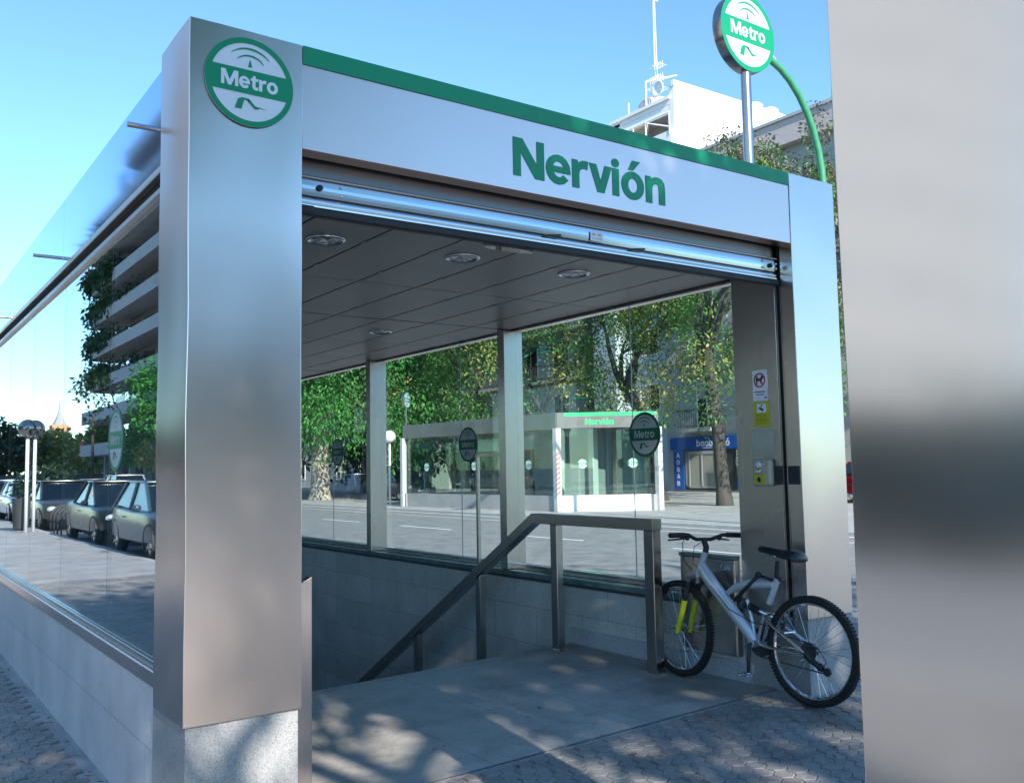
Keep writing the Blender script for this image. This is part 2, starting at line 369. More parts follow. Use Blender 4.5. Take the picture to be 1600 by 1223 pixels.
def put_logo(mb, T, rad, w0, white, green, thick=.004, text=None, both=False):
    """round metro sign: T(u,v,w), w is the outward side"""
    n = 72; circ = [(rad*math.cos(2*math.pi*k/n), rad*math.sin(2*math.pi*k/n)) for k in range(n)]
    mb.prism(circ, T, w0, w0+thick, white)
    for sgn in ((1, -1) if both else (1,)):
        d = .0015 if sgn > 0 else -.0015
        wf = w0+thick if sgn > 0 else w0
        a = wf+d; ri = .875
        vs = [T(x, y, a) for x, y in circ] + [T(x*ri, y*ri, a) for x, y in circ]
        mb.add(vs, [(k, (k+1) % n, n+(k+1) % n, n+k) for k in range(n)], green)
        h = .275; xa = math.sqrt(ri*ri-h*h); aa = math.degrees(math.asin(h/ri))
        seg = ell(0, 0, ri, ri, -aa, aa, 8) + ell(0, 0, ri, ri, 180-aa, 180+aa, 8)
        mb.add([T(x*rad, y*rad, a) for x, y in seg], [tuple(range(len(seg)))], green)
        put_text(mb, 'Metro', (lambda u, v, w_, s_=sgn: T(u*s_, v, w_)), -.64*rad, -.15*rad, 1.28*rad, .33*rad, a+d, text or white)
        S = sgn
        for rr, t0, t1, wd in ((.34, 32, 148, .035), (.52, 38, 142, .04)):
            q = []
            for i in range(13):
                t = t0+(t1-t0)*i/12; k = wd*math.sin(math.pi*(i/12*.85+.12)); q.append((t, k))
            o = [((rr+k)*math.cos(R(t))*1.05, .30+(rr+k)*math.sin(R(t))*.86) for t, k in q] + [((rr-k*.4)*math.cos(R(t))*1.05, .30+(rr-k*.4)*math.sin(R(t))*.86) for t, k in reversed(q)]
            nn = len(q)
            vs = [T(S*x*rad, y*rad, a) for x, y in o]
            mb.add(vs, [(i, i+1, 2*nn-2-i, 2*nn-1-i) for i in range(nn-1)], green)
        for poly in ([(-.045, .34), (.045, .34), (.01, .5), (-.01, .5)],
                     [(-.34, -.64), (-.19, -.64), (-.13, -.42), (-.27, -.42)],
                     [(-.27, -.42), (-.13, -.42), (.0, -.44), (-.02, -.38), (-.18, -.37)],
                     [(-.02, -.38), (.12, -.52), (.2, -.53), (.2, -.58), (.1, -.59), (-.06, -.44)],
                     [(.2, -.525), (.42, -.56), (.2, -.55)]):
            mb.add([T(S*x*rad, y*rad, a) for x, y in poly], [tuple(range(len(poly)))], green)
    return mb

# ---------------------------------------------------------------- ground and streets
def gz(x): return 0 if x <= 0 else min(.022*x, .092)
HX0, HX1, HY0, HY1 = .473, 3.74, 2.3, 14.0
def strips(mb, xs, ys, zf, hole=None, mat=None):
    for i in range(len(xs)-1):
        for j in range(len(ys)-1):
            if hole and hole[0] <= xs[i]+1e-6 and xs[i+1] <= hole[1]+1e-6 and hole[2] <= ys[j]+1e-6 and ys[j+1] <= hole[3]+1e-6: continue
            a, b, c, d = xs[i], xs[i+1], ys[j], ys[j+1]
            mb.add([(a, c, zf(a)), (b, c, zf(b)), (b, d, zf(b)), (a, d, zf(a))], [(0, 1, 2, 3)], mat)
    return mb
g = strips(MB(), [-900, HX0-.5, HX1+.5, 900], [-900, HY0, HY1, 900], lambda x: -.16, (HX0-.5, HX1+.5, HY0, HY1))
tag(g.build('ground', M_EARTH), kind='structure')
pv = strips(MB(), [-3.1, 0, HX0, HX1, 4.2, 5.6], [-60, .26, HY0, HY1, 150], gz, (HX0, HX1, HY0, HY1))
tag(pv.build('pavement', M_PAVE), kind='structure')
kb = MB().box(5.6, 5.75, -60, 150, -.15, .09); kb.box(-3.25, -3.1, -60, 150, -.15, -.002)
kb.box(15.9, 16.05, -60, 150, -.15, .045); tag(kb.build('kerb', M_KERB, bevel=.01), kind='structure')
tag(MB().box(5.75, 15.9, -60, 150, -.14, -.02).build('road', M_ASPH), kind='structure')
tag(MB().box(-12.5, -3.25, -60, 200, -.15, -.08).build('side_road', M_ASPH), kind='structure')
tag(MB().box(-17.6, -12.5, -60, 200, -.15, .02).build('far_side_pavement', M_PAVE), kind='structure')
tag(MB().box(16.05, 60, -60, 150, -.15, .04).build('far_pavement', M_PAVE), kind='structure')
rl = MB()
for x in (7.4, 11.2):
    y = -20
    while y < 120: rl.box(x-.05, x+.05, y, y+2.6, -.016, -.012); y += 5.2
rl.box(15.3, 15.42, -60, 150, -.016, -.012); rl.box(6.1, 6.2, -60, 150, -.016, -.012); rl.box(14.2, 14.27, -60, 150, -.016, -.012)
tag(rl.build('road_marking', M_LINE), kind='structure')
# hexagonal pavers in front of and beside the entrance
def hexes():
    rnd = random.Random(4); mb = MB(); r_ = .056; dx = r_*math.sqrt(3); dy = r_*1.5
    def region(x0, x1, y0, y1, inside):
        row = 0; y = y0
        while y < y1:
            x = x0+(dx/2 if row % 2 else 0)
            while x < x1:
                if inside(x, y):
                    z = gz(x)+.008+rnd.uniform(-.002, .002); tx, ty = rnd.gauss(0, .018), rnd.gauss(0, .018)
                    vs = []
                    for rr, dz in ((r_*.972, -.014), (r_*.965, -.003), (r_*.87, 0)):
                        for k in range(6):
                            a = R(30+60*k)+.0; px, py = rr*math.cos(a), rr*math.sin(a)
                            vs.append((x+px, y+py, z+dz+px*tx+py*ty))
                    fs = [tuple(range(12, 18))]
                    for L_ in (0, 6): fs += [(L_+k, L_+(k+1) % 6, L_+6+(k+1) % 6, L_+6+k) for k in range(6)]
                    mb.add(vs, fs)
                x += dx
            y += dy; row += 1
    region(-3.0, 5.5, -3.6, 11, lambda x, y: (x < -.07) or (y < .2 and .56 < x < 3.64) or (y < -.07) or (4.3 < x and y < 3))
    return mb
tag(hexes().build('paving', M_PAVER), kind='structure')
# smooth slabs inside the portal
sb = strips(MB(), [HX0, HX1], [.26, HY0], lambda x: gz(x)+.008)
sb.add([(HX0, HY0, gz(HX0)+.008), (HX1, HY0, gz(HX1)+.008), (HX1, HY0, -.2), (HX0, HY0, -.2)], [(0, 1, 2, 3)])
tag(sb.build('floor', M_SLAB), kind='structure')
stm = MB()
for k in range(18): stm.box(HX0, HX1, HY0+.002+.3*k, HY0+.3*(k+1), -3.4, -.13-.165*k)
stm.box(HX0, HX1, HY0+5.402, HY1, -3.4, -3.08)
tag(stm.build('stairs', M_SLAB), kind='structure')

# ---------------------------------------------------------------- metro entrance
W, X2, X3, DL = .473, 3.726, 4.178, .424
ZT, ZS, ZFB = 3.3286, .544, 2.874
ent = empty('metro_entrance', (0, 0, 0), 0, 'large steel and glass metro entrance with green lettering, in front of the stairs', 'metro entrance')
pl = qbox('pillar', M_STEEL, ent, 0, W, 0, DL, ZS, ZT, bevel=.003)
pr = qbox('pillar', M_STEEL, ent, X2, X3, 0, .10, ZS, ZT, bevel=.003)
warp(pl, .006, 2.1); warp(pr, .005, 1.9)
lg = put_logo(MB(), lambda u, v, w_: (.243+u, -.0065-w_, 3.105+v), .187, .0, M_WHITE, M_GREEN, .003); lg.build('logo', None, pl)
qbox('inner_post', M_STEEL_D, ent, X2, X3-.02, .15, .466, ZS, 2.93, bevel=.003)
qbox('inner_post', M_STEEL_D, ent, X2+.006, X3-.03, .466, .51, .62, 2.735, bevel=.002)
qbox('guide_rail', M_DARKGAP, ent, X2+.03, X3-.06, .101, .149, ZS, 2.95)
gr = MB().box(X2+.004, X2+.03, .104, .112, ZS, 2.66).box(X2+.004, X2+.03, .138, .146, ZS, 2.66); gr.build('guide_lip', M_STEEL_D, ent)
# plinths
qbox('plinth', M_GRAN, ent, .012, W-.012, .012, DL+.05, -.15, ZS)
qbox('plinth', M_GRAN, ent, X2+.008, X3-.008, .008, .5, -.15, ZS-.001)
# front fascia: steel sheet, green band, name
fa = MB().prism([(W+.004, ZFB), (X2-.004, ZFB), (X2-.004, ZT-.002), (W+.004, ZT-.002)], Txz, .004, .1).build('fascia', M_FASCIA, ent, bevel=.002); warp(fa, .001, 1.3, 34)
MB().box(W+.004, X2-.004, -.002, .0025, 3.246, ZT-.001).build('green_band', M_GREEN, fa)
nv = MB(); put_text(nv, 'Nervión', lambda u, v, w_: (u, .0018-w_, v), 1.588, 2.953, 1.05, .188, .0, M_GREEN); nv.build('lettering', None, fa)
# lintel and raised shutter behind the fascia
qbox('lintel', steel('lintel_steel', (.2, .195, .19), .3, .3, 'X', wav=0), ent, W, X2, .13, .2, 2.80, 3.05)
sh = empty('roller_shutter'); sh.parent = ent
def slat(z0, z1, d, name, mat=M_GALV):
    n = 5; pts = []
    for i in range(n+1):
        t = i/n; pts.append((.12-d*math.sin(math.pi*t), z0+(z1-z0)*t))
    mb = MB()
    for k in range(n):
        (ya, za), (yb, zb) = pts[k], pts[k+1]
        mb.add([(W+.01, ya, za), (X2-.006, ya, za), (X2-.006, yb, zb), (W+.01, yb, zb), (W+.01, ya+.02, za), (X2-.006, ya+.02, za), (X2-.006, yb+.02, zb), (W+.01, yb+.02, zb)],
               [(0, 1, 2, 3), (4, 7, 6, 5), (0, 4, 5, 1), (2, 6, 7, 3), (0, 3, 7, 4), (1, 5, 6, 2)])
    return mb.build(name, mat, sh)
MB().tube([(W+.008, .115, 2.793), (X2-.006, .115, 2.793)], .007, 10).build('top_bar', M_STEEL_R, sh, smooth=True, angle=40)
s1 = slat(2.712, 2.785, .004, 'slat'); slat(2.668, 2.703, .006, 'slat')
qbox('slat_gap', M_BLACK, sh, W+.01, X2-.006, .124, .13, 2.64, 2.79)
MB().box(W+.03, X2-.03, .1, .125, 2.657, 2.667).build('bottom_bar', M_CHROME, sh, bevel=.002)
MB().box(W+.01, X2-.01, .098, .135, 2.622, 2.655).build('bottom_seal', M_BLACK, sh, bevel=.006)
MB().box(W+.012, W+.10, .094, .138, 2.628, 2.662).build('seal_cap', M_BLACK, sh, bevel=.006)
for x, zz in ((W+.022, 2.77), (W+.022, 2.728), (W+.235, 2.77), (W+.235, 2.728), (X2-.14, 2.77), (X2-.14, 2.728), (X2-.02, 2.76), (X2-.02, 2.73)):
    MB().sphere((x, .112, zz), .008, 10, 6).build('rivet', M_CHROME, s1, smooth=True)
for x, zz in ((W+.13, 2.75), (X2-.075, 2.745)):
    MB().lathe([(0, -.012), (.013, -.012), (.015, 0), (.015, .012)], lambda a, b, h: (x+a, .115+h, zz+b), 16).build('lock', M_BLACK, s1, smooth=True, angle=40)
for x in (1.9, 2.5):
    MB().tube([(x-.055, .108, 2.70), (x+.05, .096, 2.712)], .006, 8).build('pull_pin', M_IRON, sh, smooth=True)
stl = MB().box(2.165, 2.255, .1095, .112, 2.715, 2.765, M_WHITE)
stl.box(2.175, 2.2, .1085, .1092, 2.744, 2.758, M_STICKW); stl.box(2.215, 2.24, .1085, .1092, 2.744, 2.758, M_STICKW); stl.box(2.175, 2.245, .1085, .1092, 2.726, 2.731, M_STICKW)
stl.build('sticker', None, s1)
# roof, ceiling
qbox('roof', M_STEEL_D, ent, .06, 4.12, .2, 14.2, 3.06, 3.29)
ce = MB()
CP = .62
xs = [X2+.08 if k == 7 else .78+.4375*k for k in range(-1, 8)]; xs[0] = W-.06
y = -.72; iy = 0
while y < 13.8:
    for k in range(len(xs)-1):
        yo = .0 if k % 2 else .04
        ce.box(xs[k]+.007, xs[k+1]-.007, max(y, .21)+.008, y+1.31-.008, 2.755+.001*((iy*7+k*3) % 3), 2.79)
        if y > 0: ce.box(xs[k]-.012, xs[k]+.012, y+.3, y+.36, 2.752, 2.758).box(xs[k]-.012, xs[k]+.012, y+.95, y+1.01, 2.752, 2.758)
    y += 1.31; iy += 1
cel = ce.build('ceiling', M_CEIL, ent)
qbox('ceiling_void', M_DARKGAP, ent, W-.1, X2+.1, .21, 13.9, 2.80, 3.0)
def downlight(x, y):
    T = lambda a, b, h: (x+a, y+b, 2.752-h)
    o = MB().lathe([(.104, -.004), (.107, .004), (.092, .010), (.084, .004), (.08, -.002)], T, 40).build('downlight', M_CHROME, ent, smooth=True)
    MB().lathe([(.081, .001), (.06, -.03+.034), (.0, .003)], T, 32, DLMAT).build('reflector', None, o, smooth=True)
def dl_mat():
    m, nt, p = newmat('downlight_reflector'); n = noise(nt, 34, 2, rough=.4)
    r = ramp(nt, n.outputs[0], [(.44, (.03, .03, .03)), (.5, (.5, .5, .5)), (.56, (.95, .95, .97))]); r.color_ramp.interpolation = 'CONSTANT'
    nt.links.new(r.outputs[0], p.inputs['Base Color']); p.inputs['Roughness'].default_value = .25; return m
DLMAT = dl_mat()
for x, y in ((1.01, .96), (1.88, .95), (2.75, .97), (1.01, 3.84), (1.9, 3.84), (2.82, 3.84), (2.82, 6.7), (1.9, 6.7)): downlight(x, y)
em = MB()
pts = [(.17*math.cos(R(a))*1.0, .045*math.sin(R(a))) for a in range(0, 360, 20)]
em.prism([(1.92+a, .53+b) for a, b in pts], ident, 2.72, 2.754); em.build('emergency_light', glass('clear_plastic', (.75, .76, .76), .08), ent)
# side walls
qbox('stone_wall', M_GRANL, ent, .03, W-.002, DL+.052, 14.2, -.15, .60)
qbox('stair_wall', M_WALLIN, ent, .1, HX0-.001, HY0-1.6, 14.2, -3.4, -.002)
qbox('inner_wall', M_WALLIN, ent, X2+.012, 4.05, .512, 14.2, -3.4, .555)
qbox('inner_base', M_BAND, ent, X2-.012, X2+.011, .44, HY0, .02, .21)
qbox('end_wall', M_WALLIN, ent, HX0, HX1-.02, 14.0, 14.2, -3.4, 2.75)
qbox('sill', M_SILL, ent, X2-.012, 4.1, .512, 14.2, .557, .60, bevel=.004)
qbox('sill_shadow_trim', M_IRON, ent, X2-.006, X2+.011, .512, 14.2, .535, .556)
# right-hand glazing with columns
GX = 3.86
cols = [3.19, 5.87, 8.55, 11.23]
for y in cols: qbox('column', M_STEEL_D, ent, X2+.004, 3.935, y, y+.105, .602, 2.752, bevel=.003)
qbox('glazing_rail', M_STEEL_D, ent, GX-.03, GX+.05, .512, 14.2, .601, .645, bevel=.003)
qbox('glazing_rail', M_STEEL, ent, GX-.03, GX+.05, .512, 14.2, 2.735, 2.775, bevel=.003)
bays = [(.515, 1.66, 3.185), (3.30, 4.15, 5.865), (5.98, 7.16, 8.545), (8.66, 9.9, 11.225), (11.34, 12.6, 14.1)]
def sticker(y, z, r_, parent, x, sgn, wm=M_STICKW, gm=M_GREEN_D):
    mb = put_logo(MB(), (lambda u, v, w_: (x-sgn*w_, y-sgn*u, z+v)), r_, .0, wm, gm, .0012, None, True); mb.build('round_sticker', None, parent)
for bi, (a, b, c) in enumerate(bays):
    p1 = qbox('glass_pane', M_GLASS, ent, GX, GX+.012, a, b-.004, .646, 2.734)
    p2 = qbox('glass_pane', M_GLASS, ent, GX, GX+.012, b+.004, c, .646, 2.734)
    MB().box(GX+.003, GX+.009, b-.003, b+.003, .646, 2.734).build('pane_joint', M_STICKW, p1)
    if bi < 4: sticker(b-.14, 1.735, .17, p1, GX-.003, 1)
fr_ = MB().box(X2+.03, X2+.06, 3.70, 3.73, .602, 1.64).box(X2+.03, X2+.06, 3.30, 3.70, 1.61, 1.64); fr_.build('side_frame', M_STEEL_D, ent, bevel=.002)
# right outer wall and fascia
qbox('stone_wall', M_GRAN, ent, 4.052, 4.15, .512, 14.2, -.15, .60)
qbox('side_fascia', M_FASCIA, ent, 4.125, 4.15, .5, 14.2, 2.80, 3.31)
# left glazing
qbox('cap', M_STEEL, ent, .018, .2, DL+.06, 14.2, .602, .668, bevel=.006)
cp = MB().box(.035, .05, DL+.01, 14.2, .669, .70).box(.07, .1, DL+.01, 14.2, .669, .712); cp.build('glazing_rail', M_STEEL_D, ent, bevel=.003)
js = [DL+.01, 1.57, 2.90, 4.2, 5.5, 6.8, 8.1, 9.4, 10.7, 12.0, 14.1]
for k in range(len(js)-1):
    p1 = qbox('glass_pane', M_GLASS_L, ent, .052, .064, js[k]+.004, js[k+1]-.004, .70, 2.745)
    if k: MB().box(.055, .061, js[k]-.003, js[k]+.003, .70, 2.745).build('pane_joint', M_STICKW, p1)
    if k == 0: sticker(js[k+1]-.16, 1.68, .16, p1, .0495, -1, M_STICKW, M_GREEN)
qbox('head_rail', M_STEEL_D, ent, .03, .12, DL+.01, 14.2, 2.745, 2.775, bevel=.004)
qbox('head_rail', M_DARKGAP, ent, .06, .12, DL+.01, 14.2, 2.776, 2.83)
qbox('head_rail', M_STEEL, ent, .022, .1, DL+.01, 14.2, 2.831, 2.865, bevel=.004)
fj = [DL+.01, 2.9, 5.4, 7.9, 10.4, 14.2]
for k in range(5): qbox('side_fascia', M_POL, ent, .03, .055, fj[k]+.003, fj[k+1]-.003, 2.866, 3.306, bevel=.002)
for y, z in ((.64, 3.07), (3.32, 3.01), (5.8, 2.95), (8.4, 2.95)):
    MB().tube([(.03, y, z), (-.09, y-.0, z)], .012, 10).build('fixing_pin', M_STEEL, ent, smooth=True, angle=40)
# sloping steel end plate inside the left jamb
MB().prism([(.60, .03), (.71, .03), (.71, 1.015), (.60, .965)], Txz, .45, .50).build('end_plate', M_STEEL, ent, bevel=.003)
qbox('end_plate', M_STEEL_D, ent, W, .60, .47, .5, .03, .95)

# ---------------------------------------------------------------- handrail
RX = 3.49
hr = empty('stair_handrail', (RX, 1.12, gz(RX)), 0, 'dark steel handrail of square tube descending beside the stairs', 'handrail')
def rail_prism(pts, w0, w1, name):
    return MB().prism([(y-1.12, z-gz(RX)) for y, z in pts], lambda u, v, w_: (w_, u, v), w0, w1).build(name, M_STEEL_R, hr, bevel=.004)
sl_ = (1.09-(-.6))/(2.46-5.35)
rail_prism([(1.04, 1.05), (2.42, 1.05), (6.6, 1.05+sl_*(6.6-2.42)), (6.6, 1.13+sl_*(6.6-2.42)), (2.44, 1.13), (1.04, 1.13)], -.045, .045, 'rail')
rail_prism([(1.045, gz(RX)), (1.135, gz(RX)), (1.135, 1.049), (1.045, 1.049)], -.04, .04, 'post')
rail_prism([(2.13, gz(RX)-.02), (2.21, gz(RX)-.02), (2.21, 1.049), (2.13, 1.049)], -.032, .032, 'post')
MB().box(-.06, .06, .96, 1.14, 0.004, .012).build('base_plate', M_STEEL_R, hr, bevel=.002)
for yy in (3.27, 4.39, 5.5):
    zt = 1.05+sl_*(yy-2.42); st = -.13-.165*int((yy-HY0)/.3)
    rail_prism([(yy-.035, st), (yy+.035, st), (yy+.035, zt-.03), (yy-.035, zt+.015)], -.03, .03, 'post')

# ---------------------------------------------------------------- things on the right post
def panel_thing(name, label, cat, y0, y1, z0, z1, th, mat, bevel=.004, x=None):
    x = X2 if x is None else x
    return tag(MB().box(x-th, x-.0005, y0, y1, z0, z1, mat).build(name, None, bevel=bevel), label, cat)
def pt(mb, y0, y1, z0, z1, th, mat, x=X2): mb.box(x-th-.0012, x-th+.0004, y0, y1, z0, z1, mat)
def ringdisc(mb, cy, cz, r0, r1, x, mat, n=32):
    vs = [(x, cy+r_*math.cos(2*math.pi*k/n), cz+r_*math.sin(2*math.pi*k/n)) for r_ in (r0, r1) for k in range(n)]
    mb.add(vs, [(k, (k+1) % n, n+(k+1) % n, n+k) for k in range(n)], mat)
s = MB().box(X2-.003, X2-.0005, .235, .352, 1.90, 2.10, M_WHITE); xs_ = X2-.0045
ringdisc(s, .293, 2.035, .038, .047, xs_, M_PROH)
dog = [(-.028, -.028), (-.02, -.028), (-.018, -.006), (.008, -.006), (.01, -.028), (.018, -.028), (.018, .006), (.034, .012), (.03, .022), (.016, .03), (.008, .012), (-.02, .01), (-.03, .022)]
s.add([(xs_, .293-u, 2.035+v) for u, v in dog], [tuple(range(len(dog)))], M_INK)
s.add([(xs_-.0008, .293+a, 2.035+b) for a, b in ((.029, .023), (.023, .029), (-.029, -.023), (-.023, -.029))], [(0, 1, 2, 3)], M_PROH)
s.box(xs_, xs_+.0006, .25, .338, 1.957, 1.963, M_INK); s.box(xs_, xs_+.0006, .262, .325, 1.94, 1.945, M_INK); s.box(xs_, xs_+.0006, .242, .258, 1.915, 1.925, M_RED)
tag(s.build('prohibition_sign'), 'white notice with a crossed-out dog in a red ring', 'sign')
s = MB().box(X2-.003, X2-.0005, .225, .35, 1.735, 1.895, M_NOTICE_Y)
s.box(xs_, xs_+.0006, .25, .325, 1.825, 1.882, M_WHITE)
s.add([(xs_-.0006, a, b) for a, b in ((.268, 1.845), (.305, 1.862), (.31, 1.852), (.275, 1.832))], [(0, 1, 2, 3)], M_INK)
s.box(xs_-.0006, xs_, .283, .29, 1.858, 1.876, M_INK)
for z in (1.812, 1.804, 1.79, 1.782, 1.774, 1.766, 1.752): s.box(xs_, xs_+.0006, .245, .335, z, z+.003, plain('faint_ink', (.3, .28, .03), .6))
tag(s.build('camera_notice'), 'yellow surveillance notice with a black camera on a white square', 'sign')
s = MB().box(X2-.006, X2-.0005, .195, .37, 1.545, 1.72, plain('plate_beige_steel', (.5, .47, .38), .45, .15))
for y in (.205, .36):
    for z in (1.555, 1.71): s.sphere((X2-.006, y, z), .005, 8, 6, M_CHROME)
tag(s.build('cover_plate'), 'blank square metal cover plate under the yellow notice', 'cover plate')
kx = empty('key_switch_box', (X2, .275, 1.44), 0, 'beige rounded key switch box with yellow label on the steel post', 'switch box')
MB().box(-.05, -.0005, -.075, .075, -.085, .085).build('housing', M_BEIGE, kx, bevel=.02, seg=3)
MB().box(-.054, -.0495, -.03, .05, -.008, .07).build('control_plate', M_STEEL_D, kx, bevel=.003)
MB().lathe([(0, -.064), (.016, -.064), (.02, -.054)], lambda a, b, h: (h, .012+a, .05+b), 20).build('button', M_WHITE, kx)
MB().lathe([(0, -.058), (.012, -.06), (.014, -.054)], lambda a, b, h: (h, .012+a, .012+b), 20).build('key_switch', M_CHROME, kx)
q = MB().box(-.0535, -.0495, -.03, .05, -.072, -.012, M_NOTICE_Y); q.add([(-.0545, .012+a, -.045+b) for a, b in ((-.012, -.018), (.012, -.012), (.016, .012), (0, .02), (-.014, .01))], [(0, 1, 2, 3, 4)], M_INK); q.build('label_plate', None, kx)
for (a, b, lb) in ((.148, .205, 'black plate with four screws beside the key switch, left of the shutter slot'), (.015, .098, 'black plate with four screws right of the shutter slot')):
    q = MB().box(X2-.006, X2-.0005, a, b, 1.365, 1.48, M_DARKGAP)
    for y in (a+.012, b-.012):
        for z in (1.377, 1.468): q.sphere((X2-.006, y, z), .0035, 8, 5, M_CHROME)
    tag(q.build('socket_plate'), lb, 'plate')

# cabinet below the post
cb = empty('steel_cabinet', (3.735, .765, .25), 0, 'low stainless cabinet with thin greenish lid on the wall behind the bicycle', 'cabinet')
MB().box(-.055, .0, -.24, .25, .0, .62).build('body', M_STEEL_D, cb, bevel=.004)
MB().box(-.059, -.0555, -.235, .225, .02, .6).build('door', M_STEEL_D, cb, bevel=.002)
MB().box(-.065, -.0, -.24, .255, .621, .645).build('lid', M_SILL, cb, bevel=.003)
MB().box(-.062, -.0595, .17, .2, .45, .5).build('lock', M_CHROME, cb, bevel=.001)
q = MB(); put_text(q, 'CAN', lambda u, v, w_: (w_, -u, v), .12, .55, .085, .03, -.0605, M_STICKW); q.build('lettering', None, cb)

# ---------------------------------------------------------------- bicycle (leaning on the cabinet; local frame: y forward, z up)
bk = empty('bicycle', (3.53, .34, gz(3.56)+.012), 0, 'silver full-suspension mountain bike with yellow fork leaning beside the stairs', 'bicycle')
LEAN = .045; BY, BZ = .34, gz(3.56)+.012
bk.rotation_euler = (0, math.atan(LEAN), 0)
CL = math.cos(math.atan(LEAN))
def P(y, z, x=0): return Vector((x, y+.015+.05*(z-.08)-BY, (z-BZ)/CL))
WR = .315
def wheel(hy, hz, name, rot=0):
    c = P(hy, hz); c.z = WR+.002
    root = empty(name); root.parent = bk; root.location = c; root.rotation_euler = (0, 0, rot)
    T = lambda a, b, h: (h, a, b)
    t = MB(); tr = .0235
    prof = [(WR-tr+tr*math.cos(R(a)), tr*.95*math.sin(R(a))) for a in range(0, 360, 30)]
    t.lathe(prof, T, 72, M_TYRE, True)
    for k in range(96):
        a0 = 2*math.pi*k/96
        for sx in (-1, 1):
            a = a0+(math.pi/96 if sx > 0 else 0)
            rr, xx = WR-.004, sx*.012
            cpt = Vector((xx, rr*math.cos(a), rr*math.sin(a))); e1 = Vector((0, -math.sin(a), math.cos(a))); e2 = Vector((0, math.cos(a), math.sin(a))); e3 = Vector((1, 0, 0))
            vs = [cpt+e1*i*.006+e3*j*.009+e2*k2 for k2 in (-.006, .0045) for i, j in ((-1, -1), (1, -1), (1, 1), (-1, 1))]
            t.add(vs, [(0, 1, 2, 3), (4, 5, 6, 7), (0, 1, 5, 4), (1, 2, 6, 5), (2, 3, 7, 6), (3, 0, 4, 7)], M_TYRE)
    t.build('tyre', None, root, smooth=True, angle=35)
    MB().lathe([(WR-.047, -.012), (WR-.036, -.013), (WR-.034, .0), (WR-.036, .013), (WR-.047, .012), (WR-.055, 0)], T, 72, M_CHROME, True).build('rim', None, root, smooth=True, angle=35)
    sp = MB()
    for k in range(32):
        a = 2*math.pi*k/32; b = a+(.5 if (k//2) % 2 else -.5); sx = .028 if k % 2 else -.028
        sp.tube([(sx, .022*math.cos(b), .022*math.sin(b)), (0, (WR-.05)*math.cos(a), (WR-.05)*math.sin(a))], .0013, 4, M_CHROME)
    sp.build('spokes', None, root)
    MB().lathe([(.0, -.055), (.008, -.055), (.01, -.035), (.026, -.032), (.026, -.026), (.016, -.02), (.014, .02), (.026, .026), (.026, .032), (.01, .035), (.008, .055), (0, .055)], T, 20).build('hub', M_STEEL_R, root, smooth=True, angle=35)
    return root
rw = wheel(-.19, .39, 'wheel'); fw_ = wheel(.862, .385, 'wheel', R(-7))
# frame
f = MB()
f.tube([P(.66, .83), P(.60, .76), P(.42, .585), P(.25, .425), P(.226, .394)], [.028, .036, .034, .031, .026], 12, flat=1.25)
f.tube([P(.612, .925), P(.655, .835), P(.70, .735)], .021, 12)
f.tube([P(.226, .394, -.045), P(.226, .394, .045)], .024, 14)
f.tube([P(.226, .41), P(.262, .60), P(.28, .65)], .012, 8)
f.build('frame', M_SILVER, bk, smooth=True, angle=50)
MB().tube([P(.43, .68), P(.36, .72), P(.277, .742), P(.18, .755), P(.06, .762)], [.02, .03, .036, .036, .03], 12, flat=.8).build('frame_beam', M_SILVER, bk, smooth=True, angle=50)
MB().tube([P(.035, .80), P(.07, .72), P(.108, .645)], .02, 12).build('seat_tube', M_SILVER, bk, smooth=True, angle=50)
MB().tube([P(.027, .905), P(.045, .775)], .014, 10).build('seat_post', M_BLACK, bk, smooth=True, angle=50)
MB().box(-.022, .022, P(.04, 0).y-.012, P(.04, 0).y+.014, P(0, .80).z-.012, P(0, .80).z+.012).build('seat_clamp', M_IRON, bk, bevel=.004)
# saddle
sd_m = MB(); secs = []
for (y, wd, zt, th) in ((.165, .012, .985, .02), (.15, .02, .99, .028), (.08, .026, .985, .03), (.02, .034, .978, .034), (-.05, .062, .975, .04), (-.11, .078, .975, .046), (-.145, .07, .968, .045), (-.155, .04, .955, .03)):
    ring_ = []
    for k in range(12):
        a = 2*math.pi*k/12; c_, s_ = math.cos(a), math.sin(a)
        ring_.append(P(y, zt-th*.75+th*.75*s_*(1 if s_ > 0 else .8)-.012*(abs(c_)**3), wd*c_))
    secs.append(ring_)
vs = [v for r_ in secs for v in r_]; n = 12
fs = [(i*n+k, i*n+(k+1) % n, (i+1)*n+(k+1) % n, (i+1)*n+k) for i in range(len(secs)-1) for k in range(n)] + [tuple(range(n)), tuple(range((len(secs)-1)*n, len(secs)*n))]
sad = sd_m.add(vs, fs).build('saddle', plain('saddle_black', (.02, .02, .025), .3), bk, smooth=True)
rm = MB()
for sx in (-.022, .022): rm.tube([P(.12, .962, sx*.6), P(.06, .935, sx), P(-.03, .932, sx), P(-.1, .945, sx*1.3)], .0035, 6)
rm.tube([P(.03, .935, -.03), P(.03, .935, .03)], .012, 8); rm.build('saddle_rails', M_CHROME, sad, smooth=True)
